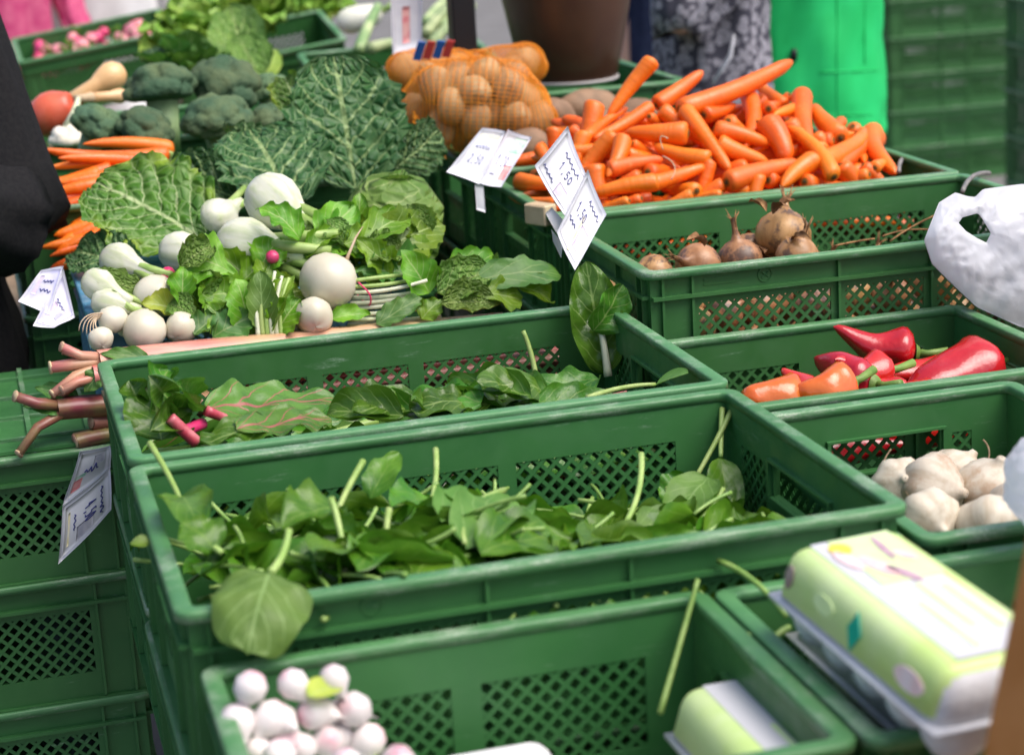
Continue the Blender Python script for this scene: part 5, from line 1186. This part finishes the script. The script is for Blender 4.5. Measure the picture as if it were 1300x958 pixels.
for layer in (0, 1):
    for i in range(NA):
        a = 2 * PI * i / NA; h = poly_at(HOLE, 1237, 287, a); g = poly_at(OUT, 1237, 287, a)
        for j in range(NR + 1):
            t = j / NR; rr = h + (g - h) * t; px, py = 1237 + rr * math.cos(a), 287 + rr * math.sin(a)
            bul = math.sin(PI * t) ** .7
            n1 = nz(px * .022, py * .022, 3 + layer * 9); n2 = nz(px * .06, py * .045, 8 + layer * 9); n3 = abs(nz((px + py * .6) * .035, (py - px * .3) * .02, 12 + layer)) ; n4 = abs(nz(px * .09, py * .08, 22 + layer))
            dy = (-.012 if layer == 0 else .012) * bul + bul * (.004 * n1 + .002 * n2 + .012 * (n3 - .2) + .004 * (n4 - .2))
            Y = .655 + .05 * sm((300 - py) / 80) + dy + .0012 * layer
            vs.append(aY(px, py, Y) - o)
fs = []
q = NA * (NR + 1)
for layer in (0, 1):
    for i in range(NA):
        for j in range(NR):
            a0, a1 = layer * q + i * (NR + 1) + j, layer * q + ((i + 1) % NA) * (NR + 1) + j
            fs.append((a0, a0 + 1, a1 + 1, a1) if layer == 0 else (a1, a1 + 1, a0 + 1, a0))
for i in range(NA):
    for j in (0, NR):
        a0, a1 = i * (NR + 1) + j, ((i + 1) % NA) * (NR + 1) + j; fs.append((a0, a1, a1 + q, a0 + q))
b = MB(); b.add(vs, fs); e = empty('carrier_bag', o, label='crumpled white carrier bag with a hand hole hanging over the onion crate', cat='plastic bag'); obj('sheet', b.mesh('sheet', 'bag_white'), e)
c = aY(1352, 622, -.06); e = empty('carrier_bag', c, label='crumpled white plastic bag lying in front of the garlic crate', cat='plastic bag'); bm = bmesh.new(); bmesh.ops.create_icosphere(bm, subdivisions=5, radius=1); k = ppm(c)
for v in bm.verts:
    d = v.co.copy(); h = 1 + .16 * abs(nz(d.x * 2, d.y * 2, d.z * 2 + 4)) + .10 * abs(nz(d.x * 5, d.y * 5, d.z * 5)) - .1; v.co = Vector((d.x * 66 / k, d.y * .07, d.z * 72 / k)) * h
me = bpy.data.meshes.new('sheet'); bm.to_mesh(me); bm.free(); me.materials.append(MATS['bag_white']); me.polygons.foreach_set('use_smooth', [True] * len(me.polygons)); obj('sheet', me, e)
# ------------------------------------------------------------------ egg cartons
def rbox(sx, sy, z0, z1, tx, ty, r, name, mat, seg=4):
    bm = bmesh.new(); bmesh.ops.create_cube(bm, size=1)
    for v in bm.verts:
        up = v.co.z > 0; v.co = Vector((v.co.x * (sx - (tx if up else 0)), v.co.y * (sy - (ty if up else 0)), z1 if up else z0))
    bmesh.ops.bevel(bm, geom=[e_ for e_ in bm.edges if max(v.co.z for v in e_.verts) > (z0 + z1) / 2], offset=r, segments=seg, profile=.5, affect='EDGES')
    me = bpy.data.meshes.new(name); bm.to_mesh(me); bm.free(); me.materials.append(MATS[mat]); me.polygons.foreach_set('use_smooth', [True] * len(me.polygons)); return me
def tray_mesh(L, Wd):
    b = MB()
    for i in range(5):
        for j in range(2):
            cx, cy = L * (i - 2) / 5.1, Wd * (j - .5) / 2.05
            b.lathe([(.0246, .0315), (.0240, .024), (.0215, .012), (.0165, .003), (.010, .0), (.0005, .0)], 16, 0, lambda v, a, cx=cx, cy=cy: Vector((v.x * .98 + cx, v.y * 1.02 + cy, v.z)))
    b.box((-L / 2 - .004, -Wd / 2 - .004, .0300), (L / 2 + .004, Wd / 2 + .004, .0335))
    return b.mesh('tray', 'carton_pulp')
def egg_carton(m, label, printed=True, picture=False):
    L, Wd = .252, .105; e = empty('egg_carton', label=label, cat='egg carton', group='egg cartons'); e.matrix_world = m
    if 'CART' not in globals():
        global CART
        CART = (tray_mesh(L, Wd), rbox(L, Wd, .034, .070, .012, .020, .013, 'lid', 'carton_pulp'), rbox(L * .965, Wd + .0024, .038, .0712, .004, .020, .0125, 'label_wrap', 'label_lime'))
    obj('tray', CART[0], e); lid = obj('lid', CART[1], e)
    if printed:
        wr = obj('label_wrap', CART[2], lid)
        def strip(x0, x1, y0, y1, mt, h=.0006, nm='printed_band'):
            b = MB(); b.box((x0, y0, .0712), (x1, y1, .0712 + h)); obj(nm, b.mesh(nm, mt, False), lid)
        strip(-.112, .112, -.029, .029, 'label_white')
        for y0, y1, x0, x1 in ((-.024, -.018, -.08, .0), (-.008, -.003, -.07, .01), (.006, .010, -.10, -.02)): strip(x0, x1, y0, y1, 'label_lime_pale', .0011)
        if picture:
            strip(.018, .110, -.032, .016, 'label_lime_pale', .0013, 'printed_picture')
            for x, y, sx, sy, mt, a in ((.03, -.006, .018, .005, 'label_mauve', .3), (.050, .004, .024, .007, 'label_pink', .2), (.070, .018, .02, .006, 'label_pink', .1), (.080, -.014, .024, .0030, 'label_mauve', -.1), (.092, .014, .011, .008, 'label_yellow', 0), (.06, -.022, .012, .005, 'label_pink', .3)):
                b = MB(); b.lathe([(1, 0), (1, .0022), (.0005, .0022)], 18, 0, lambda v, q, sx=sx, sy=sy: Vector((v.x * sx, v.y * sy, v.z))); obj('printed_picture', b.mesh('printed_picture', mt, False), lid, (x, y, .0709), (0, 0, a))
            # side print: diamond and stamp, set on the sloping side
            tl = math.atan2(.008, .034)
            sidem = Matrix.Translation((0, Wd / 2 + .0012, .038)) @ Matrix.Rotation(PI / 2 + tl - 2 * tl, 4, 'X')
            for x, z, w, h, mt, dia in ((-.004, .015, .010, .0135, 'label_teal', 1), (.045, .016, .016, .006, 'label_lime_pale', 0), (-.085, .013, .020, .007, 'label_pink', 0), (.104, .016, .006, .0085, 'stamp_brown', 0)):
                b = MB(); n_ = 4 if dia else 18; vs_ = [(w * math.cos(2 * PI * k_ / n_), h * math.sin(2 * PI * k_ / n_)) for k_ in range(n_)]
                tt = .0009; b.add([(x + u, Wd / 2 + .0016 - (z + v) * .300, .038 + z + v) for u, v in vs_] + [(x + u, Wd / 2 + .0026 - (z + v) * .300, .038 + z + v) for u, v in vs_], [tuple(range(n_)), tuple(range(2 * n_ - 1, n_ - 1, -1))] + [(k_, (k_ + 1) % n_, n_ + (k_ + 1) % n_, n_ + k_) for k_ in range(n_)])
                obj('printed_mark', b.mesh('printed_mark', mt, False), lid)
    return e
q = aZ(1025, 684, .032)
# long axis runs towards the camera, the printed side faces the spinach crate
ax = Vector((.02, -1, -.02)).normalized(); upv = Vector((-.05, 0, 1)).normalized(); yv = upv.cross(ax).normalized(); r3 = Matrix((ax, -yv if False else upv.cross(ax).normalized(), upv)).transposed()
# local +Y must point to -X (towards the spinach crate)
if (r3 @ Vector((0, 1, 0))).x > 0: r3 = r3 @ Matrix.Rotation(PI, 3, 'Z')
cpos = Vector((q.x + .030, q.y - .124, .032 - .0715))
egg_carton(MX(cpos, r3), 'tilted egg carton with lime and white label and teal diamond', True, True)
MZ = lambda x, y, z, a, ry=0: Matrix.Translation((x, y, z)) @ Matrix.Rotation(a, 4, 'Z') @ Matrix.Rotation(ry, 4, 'Y')
egg_carton(MZ(.098, -.172, -.1805, PI / 2), 'white egg carton lying below the left end carton')
ec = egg_carton(MZ(aY(930, 852, -.10).x, -.185, aY(930, 852, -.10).z - .0715, PI / 2 + .02) @ Matrix.Diagonal((.62, 1, 1, 1)), 'short white egg carton with lime label at the right end of the small crate')
egg_carton(MZ(.53, -.16, -.185, PI / 2), 'egg carton in the crate under the tilted carton', False)
egg_carton(MZ(.53, -.16, -.113, PI / 2), 'plain egg carton directly under the tilted carton', False)
egg_carton(MZ(.66, -.16, -.185, PI / 2), 'plain white egg carton at the floor of the garlic side crate', False)
egg_carton(MZ(.220, -.172, -.1895, PI / 2), 'plain egg carton lying flat on the floor of the front crate', False)
random.seed(44)
def wrmat():
    t = NT('radish_white'); t.co(); sp = t.node('ShaderNodeSeparateXYZ'); t.t.links.new(t.raw, sp.inputs[0])
    f = t.ramp(t.math('ADD', sp.outputs[2], t.math('MULTIPLY', t.noise(1.5, 3), .9)), .8, 1.9)
    return t.done(t.vary(t.mix(f, C(.70, .64, .62), C(.58, .22, .30)), .01, .2), .35, .5, sss=.1, sssr=.004)
wrmat()
spots = [(318, 872, -.10), (372, 868, -.095), (424, 862, -.085)] + [(None, None, None)] * 6
for i, (px, py, Y) in enumerate(spots):
    q = aY(px, py, Y) if px else Vector((R(.045, .165), R(-.27, -.075), -.062 + R(-.03, .008) ))
    r = R(.011, .014); e = empty('white_radish', q, (R(-.6, .6), R(-.6, .6), 0), 'small pinkish white radish in the crate with the egg cartons', 'radish', 'pinkish white radishes in the egg carton crate')
    if 'WRM' not in globals():
        k = MB(); k.lathe([(.0004, -2.0), (.06, -1.4), (.45, -.95), (.92, -.4), (.97, .3), (.55, .85), (.0004, 1)], 16); WRM = k.mesh('bulb', 'radish_white')
    e.scale = (r,) * 3; obj('bulb', WRM, e)
for i in range(3):
    for dx, dz in ((-.012, -.022), (.012, -.024), (0, -.044), (.02, -.046)):
        q = aY(*spots[i]) + Vector((dx, R(-.012, .0), dz)); e = empty('white_radish', q, (R(-1.5, 1.5), R(-1.5, 1.5), 0), 'small pinkish white radish in the crate with the egg cartons', 'radish', 'pinkish white radishes in the egg carton crate'); e.scale = (R(.011, .014),) * 3; obj('bulb', WRM, e)
hero_leaf('radish_leaf', aY(392, 884, -.11), aY(436, 868, -.085), .024, ovate, 'yellow_leaf', 'lime green leaf lying beside the pinkish white radishes', 'leaf', up=(0, -.5, 1), bend=.5, cup=.3)
for pts, lb, mt in (((aY(838, 905, -.09), aY(868, 800, -.045), aY(886, 735, -.03)), 'long green stem standing in the corner of the egg crate', 'stem_leaf'), ((aY(948, 806, -.1), aY(990, 812, -.09), aY(1002, 795, -.08)), 'cut green stem lying beside the tilted egg carton', 'stem_leaf'), ((aY(975, 840, -.1), aY(978, 805, -.1), aY(1000, 796, -.09)), 'forked green stem beside the tilted egg carton', 'stem_leaf'), ((aY(912, 712, .004), aY(960, 728, -.04), aY(998, 782, -.075)), 'green stem hanging over the rim behind the tilted egg carton', 'stem_leaf')):
    stick('green_stem', pts, (.0026, .0020), mt, lb, 'stem')
q = aY(1287, 790, -.47)
e = empty('cardboard_box', (q.x + .10 - .097, -.53, TZ), (0, .21, 0), 'orange brown cardboard box standing beside the tilted egg carton', 'box'); b = MB(); b.box((-.10, -.06, .0), (.12, .06, .50)); o_ = obj('panel', b.mesh('panel', 'cardboard_orange', False), e); o_.modifiers.new('b', 'BEVEL').width = .003
b = MB(); b.box((-.103, -.0625, .30), (.123, .0625, .304)); obj('tape', b.mesh('tape', 'wood_pale', False), e)
# ------------------------------------------------------------------ people
def folds(pts, rad, name, mat, parent, n=28, amp=.006, fr=9, flat=1.0, seed=0, sx=None):
    """a garment tube along pts with soft vertical folds"""
    pts = [Vector(p_) for p_ in pts]; k = len(pts); M_ = 6; P_, Rr = [], []
    for i in range(k - 1):
        for j in range(M_): t = j / M_; P_.append(pts[i].lerp(pts[i + 1], t)); s = sm(t); Rr.append([lerp(a, c_, s) for a, c_ in zip(rad[i], rad[i + 1])])
    P_.append(pts[-1]); Rr.append(list(rad[-1])); b = MB(); vs = []
    for i, p_ in enumerate(P_):
        t = (P_[min(i + 1, len(P_) - 1)] - P_[max(0, i - 1)]).normalized(); x = Vector((0, 1, 0)).cross(t)
        x = x.normalized() if x.length > .1 else Vector((1, 0, 0)); y = t.cross(x)
        for j in range(n):
            a = 2 * PI * j / n; f = amp * (nz(math.cos(a) * 2.2 + seed, math.sin(a) * 2.2, i * .10) + .7 * nz(math.cos(a) * 4 + seed, math.sin(a) * 4, i * .35) + .5 * math.sin(fr * a + i * .1) * .5)
            vs.append(p_ + x * ((Rr[i][0] + f) * math.cos(a)) + y * ((Rr[i][1] + f) * math.sin(a)))
    K = len(P_); b.add(vs, [(i * n + j, i * n + (j + 1) % n, (i + 1) * n + (j + 1) % n, (i + 1) * n + j) for i in range(K - 1) for j in range(n)] + [tuple(range(n - 1, -1, -1)), tuple(range((K - 1) * n, K * n))])
    return obj(name, b.mesh(name, mat), parent)
def person(x, y, yaw, label, elbows, hands, top, legs_mat='trouser_navy', hem=-.12, w=.19, d=.13, sleeve=.062, topcol='coat_black', shw=None):
    """standing figure; joints in metres from the ground at the person's feet"""
    shw = shw or w
    e = empty('person', (x, y, GROUND), (0, 0, yaw), label, 'person'); J = {'pel': (0, 0, .95), 'ch': (0, 0, 1.30), 'nk': (0, 0, 1.48), 'hd': (0, -.02, 1.60), 'tp': (0, -.01, 1.72)}
    V = []; E_ = []; Rd = []
    def add(p_, r, par=None):
        V.append(p_); Rd.append(r)
        if par is not None: E_.append((par, len(V) - 1))
        return len(V) - 1
    pel = add(J['pel'], (.10, .08)); ch = add(J['ch'], (.10, .08), pel); nk = add(J['nk'], (.06, .06), ch); hd = add(J['hd'], (.085, .10), nk); add(J['tp'], (.07, .08), hd); add((0, -.125, 1.59), (.012, .012), hd)
    for s in (-1, 1):
        h = add((s * .07, 0, .90), (.06, .06), pel); kn = add((s * .11, -.01, .50), (.058, .058), h); an = add((s * .11, .02, .09), (.04, .04), kn); add((s * .12, -.12, .05), (.04, .032), an)
        sh = add((s * w * .85, 0, 1.40), (.045, .045), ch); el = add(elbows[(s + 1) // 2], (.042, .042), sh); wr = add(hands[(s + 1) // 2], (.028, .028), el)
        dv = (Vector(hands[(s + 1) // 2]) - Vector(elbows[(s + 1) // 2])).normalized(); pm = add(tuple(Vector(hands[(s + 1) // 2]) + dv * .06), (.034, .018), wr)
        for f in range(4): 
            k1 = add(tuple(Vector(V[pm]) + dv * .05 + Vector(((f - 1.5) * .02, 0, -.004))), (.009, .009), pm); add(tuple(Vector(V[k1]) + dv * .035 + Vector((0, 0, -.012))), (.0075, .0075), k1)
        th = add(tuple(Vector(V[wr]) + dv * .03 + Vector((-s * .035, 0, 0))), (.010, .010), wr); add(tuple(Vector(V[th]) + dv * .035), (.009, .009), th)
    me = bpy.data.meshes.new('body'); me.from_pydata(V, E_, []); o_ = obj('body', me, e); md = o_.modifiers.new('skin', 'SKIN')
    for i, sv in enumerate(me.skin_vertices[0].data): sv.radius = Rd[i]
    me.skin_vertices[0].data[0].use_root = True; me.materials.append(MATS['skin_tone']); o_.modifiers.new('s', 'SUBSURF').levels = 2; o_.modifiers['s'].render_levels = 2; md.use_smooth_shade = True
    b = MB(); b.lathe([(.105, 1.60), (.112, 1.66), (.10, 1.73), (.06, 1.775), (.001, 1.785)], 20, 0, lambda v, a: Vector((v.x * .92, v.y + .012, v.z)), False); obj('hair', b.mesh('hair', 'hair_dark'), e)
    hz = hem - GROUND
    folds([(0, 0, 1.47), (0, 0, 1.40), (0, 0, 1.15), (0, 0, hz + .1), (0, 0, hz)], [(.08, .08), (shw * 1.02, d), (lerp(shw, w, .7) * .95, d * 1.02), (w * 1.0, d * 1.08), (w * 1.03, d * 1.12)], 'jacket', topcol, e, 48, .020, 5, seed=x * 7)
    for s in (-1, 1):
        el, ha = Vector(elbows[(s + 1) // 2]), Vector(hands[(s + 1) // 2]); folds([(s * shw * .75, 0, 1.42), (s * shw * .98, 0, 1.37), tuple(el), tuple(el.lerp(ha, .45)), tuple(el.lerp(ha, .9))], [(sleeve * .9, sleeve * .9), (sleeve * 1.1, sleeve * 1.1), (sleeve, sleeve), (sleeve * .86, sleeve * .86), (sleeve * .7, sleeve * .7)], 'sleeve', topcol, e, 32, .013, 5, seed=s + x)
        folds([(s * .09, 0, hz + .06), (s * .105, 0, .55), (s * .11, .01, .08)], [(.10, .115), (.085, .09), (.07, .075)], 'trouser_leg', legs_mat, e, 20, .006, 4, seed=s * 2 + x)
        b = MB(); bm = bmesh.new(); bmesh.ops.create_cube(bm, size=1)
        for v in bm.verts: v.co = Vector((v.co.x * .095 + s * .115, v.co.y * .27 - .05, .045 + v.co.z * (.085 if v.co.y > 0 else .06)))
        bmesh.ops.bevel(bm, geom=bm.edges[:], offset=.02, segments=3, affect='EDGES'); sm_ = bpy.data.meshes.new('shoe'); bm.to_mesh(sm_); bm.free(); sm_.materials.append(MATS['coat_black']); obj('shoe', sm_, e)
    return e
person(-.285, 1.40, 0, 'person in a dark coat bending an arm beside the crates', ((-.30, -.05, 1.10), (.222, -.09, 1.085)), ((-.20, -.28, 1.05), (.06, -.27, 1.14)), None, 'coat_grey', -.21, .22, .15, .080, 'coat_black', .14)
person(1.425, 2.62, .9, 'person in a grey patterned blouse standing behind the carrots', ((-.17, .02, 1.13), (.17, .03, 1.13)), ((-.10, -.16, 1.30), (.06, -.18, 1.32)), None, 'trouser_navy', -.22, .125, .12, .052, 'cloth_patterned')
person(1.755, 2.90, .35, 'person in a bright green jacket beside the patterned blouse', ((-.20, .03, 1.24), (.18, .05, 1.24)), ((-.12, -.12, 1.36), (.05, -.16, 1.40)), None, 'trouser_navy', -.18, .185, .15, .055, 'jacket_green')
q = aY(0, 20, 5.6); person(q.x - .02, 5.6, .3, 'far person in a pink coat behind the radish crate', ((-.26, .02, 1.12), (.26, .02, 1.12)), ((-.26, -.1, .9), (.26, -.1, .9)), None, 'trouser_navy', -.55, .2, .14, .055, 'coat_pink')
q = aY(62, 10, 6.4); person(q.x, 6.4, -.2, 'far person in dark navy behind the radish crate', ((-.26, .02, 1.12), (.26, .02, 1.12)), ((-.26, -.1, .9), (.26, -.1, .9)), None, 'trouser_navy', -.30, .2, .14, .055, 'trouser_navy')
q = aY(130, 8, 6.0); person(q.x, 6.0, .2, 'far person in pale clothing behind the radish crate', ((-.26, .02, 1.12), (.26, .02, 1.12)), ((-.26, -.1, .9), (.26, -.1, .9)), None, 'cloth_pale', -.40, .2, .14, .055, 'cloth_pale')
a, c = aY(932, 44, 2.43), aY(905, 106, 2.42); e = empty('white_ribbon', c, label='narrow white apron ribbon hanging before the patterned blouse', cat='ribbon'); b = MB(); b.tube([a - c, (a - c) * .55 + Vector((.012, 0, 0)), Vector((0, 0, 0))], [.006, .011, .008], 8, 0, True, .25); obj('strip', b.mesh('strip', 'paper_white'), e)

q = aY(818, 40, 4.3); person(q.x + .03, 4.3, .1, 'far person in navy beside the patterned blouse', ((-.16, .02, 1.12), (.16, .02, 1.12)), ((-.10, -.1, 1.32), (.10, -.1, 1.32)), None, 'trouser_navy', -.30, .12, .11, .05, 'trouser_navy')
q = aY(806, 60, 5.2); e = empty('foam_box', (q.x - .02, 5.2, GROUND), label='tall white foam box standing far behind the brown pot', cat='box'); b = MB(); b.box((-.2, -.15, .004), (.10, .15, .95)); o_ = obj('body', b.mesh('body', 'cloth_pale', False), e); o_.modifiers.new('b', 'BEVEL').width = .01
b = MB(); b.box((-.205, -.155, .952), (.105, .155, 1.0)); o_ = obj('lid', b.mesh('lid', 'cloth_pale', False), e); o_.modifiers.new('b', 'BEVEL').width = .008

# seams, pocket flap and toggle of the green jacket; they belong to the person wearing it
pg = [o_ for o_ in bpy.data.objects if o_.name.startswith('person') and 'green jacket' in o_.get('label', '')][0]
inv = pg.matrix_world.inverted() if False else (Matrix.Translation((1.755, 2.90, GROUND)) @ Matrix.Rotation(.35, 4, 'Z')).inverted()
jk = [c_ for c_ in pg.children if c_.name.startswith('jacket')][0]
from mathutils.bvhtree import BVHTree
bv = BVHTree.FromPolygons([v.co for v in jk.data.vertices], [p_.vertices for p_ in jk.data.polygons])
def on_jacket(px, py, lift=.001):
    o0 = inv @ CAM; d0 = (inv.to_3x3() @ ray(px, py)).normalized(); h = bv.ray_cast(o0, d0)
    return h[0] - d0 * lift if h[0] is not None else None
for nm, pl, rr in (('seam', [(1063, y) for y in range(-30, 150, 8)], .0016), ('seam', [(1098, y) for y in range(-30, 84, 8)], .0016), ('pocket_edge', [(x, 92 + (x - 1040) * -.04) for x in range(1040, 1128, 8)], .0018), ('hem_stitch', [(x, 148 - (x - 1000) * .03) for x in range(1000, 1128, 8)], .0014)):
    pts = [on_jacket(*q) for q in pl]; pts = [q for q in pts if q is not None]
    if len(pts) > 2: b = MB(); b.tube(pts, rr, 5); obj(nm, b.mesh(nm, 'jacket_green'), jk)
q = on_jacket(1008, 70, .006)
if q is not None: b = MB(); b.lathe([(.0005, -.014), (.007, -.012), (.008, 0), (.006, .012), (.0005, .014)], 12); obj('toggle', b.mesh('toggle', 'black_metal'), jk, q)
random.seed(91)
for i in range(9):
    bx, by = R(170, 235), R(500, 560); an = R(0, 6.28); Ln = R(38, 62)
    hero_leaf('chard_leaf', aY(bx, by, R(.47, .60)), aY(bx + Ln * math.cos(an) * .7, by - abs(Ln * math.sin(an)) * .7, R(.50, .62)), R(.035, .06), random.choice((oblong, spoon)), 'chard_leaf', 'curly tangled chard leaf heaped in the left corner of its crate', 'chard leaf', CHG, up=(R(-.6, .6), -.7, R(.2, 1)), bend=R(.8, 2.4), cup=R(.3, 1.1), ruffle=R(.08, .15), rn=R(1.5, 2.5), blister=.006, bs=30, seed=R(0, 90), nv=26, nu=9)
for i in range(16):
    bx = R(440, 700); by = 522 - (bx - 440) * .09 + R(-6, 10)
    hero_leaf('chard_leaf', aY(bx, by, R(.50, .60)), aY(bx + random.choice((-1, 1)) * R(60, 110), by + R(-10, 4), R(.50, .62)), R(.035, .06), oblong, 'chard_leaf', 'narrow crumpled chard leaf lying lengthwise on the heap', 'chard leaf', CHG, up=(R(-.3, .3), -.6, 1), bend=R(-.2, .6), cup=R(.1, .8), ruffle=R(.07, .14), rn=R(1.5, 3), blister=.007, bs=30, seed=R(0, 90), nv=28, nu=9)

# thick turnip tops filling the spaces between the bulbs
random.seed(58)
for i in range(46):
    if i < 30: bx, by, Y0 = R(375, 545), R(300, 372), R(.97, 1.06)
    else: bx, by, Y0 = R(225, 350), R(335, 408), R(.945, 1.0)
    an = R(-2.6, .2); Ln = R(40, 78)
    if i < 30 and by > 345 and bx < 460: by -= 30
    hero_leaf('turnip_leaf', aY(bx, by, Y0), aY(bx + Ln * math.cos(an), by + Ln * math.sin(an) * .8, Y0 + R(0, .05)), R(.035, .06), random.choice((spoon, oblong, ovate)), random.choice(('turnip_leaf', 'turnip_leaf', 'turnip_leaf', 'savoy_pale')), 'bright crumpled turnip leaf in the thick tops between the bulbs', 'leaf', TLG, up=(R(-.6, .6), -.8, R(.3, 1)), bend=R(.3, 1.6), cup=R(.2, .9), ruffle=R(.10, .22), rn=R(2, 4), blister=.003, bs=45, serr=.3, seed=R(0, 90), nv=18, nu=7)

random.seed(17)
for i in range(9):
    q = aY(*random.choice(((845, 336), (905, 328), (968, 318), (1020, 308), (1055, 312), (985, 268), (880, 318), (1035, 318))), R(.82, .95)) + Vector((R(-.015, .015), 0, R(-.004, .004)))
    me = leaf_mesh(R(.022, .04), R(.014, .022), oval, 8, 4, R(1, 2.4), R(.2, .8), .1, 2, .001, 80, .2, i, R(-.5, .5), 'spinach_leaf'); me.materials.clear(); me.materials.append(MATS['onion_dry'])
    tag(obj('onion_skin_flake', me, None, q, (R(-.6, .6), R(-.6, .6), R(0, 6))), 'loose dry brown onion skin flake among the onions', 'onion skin', 'loose onion skins')
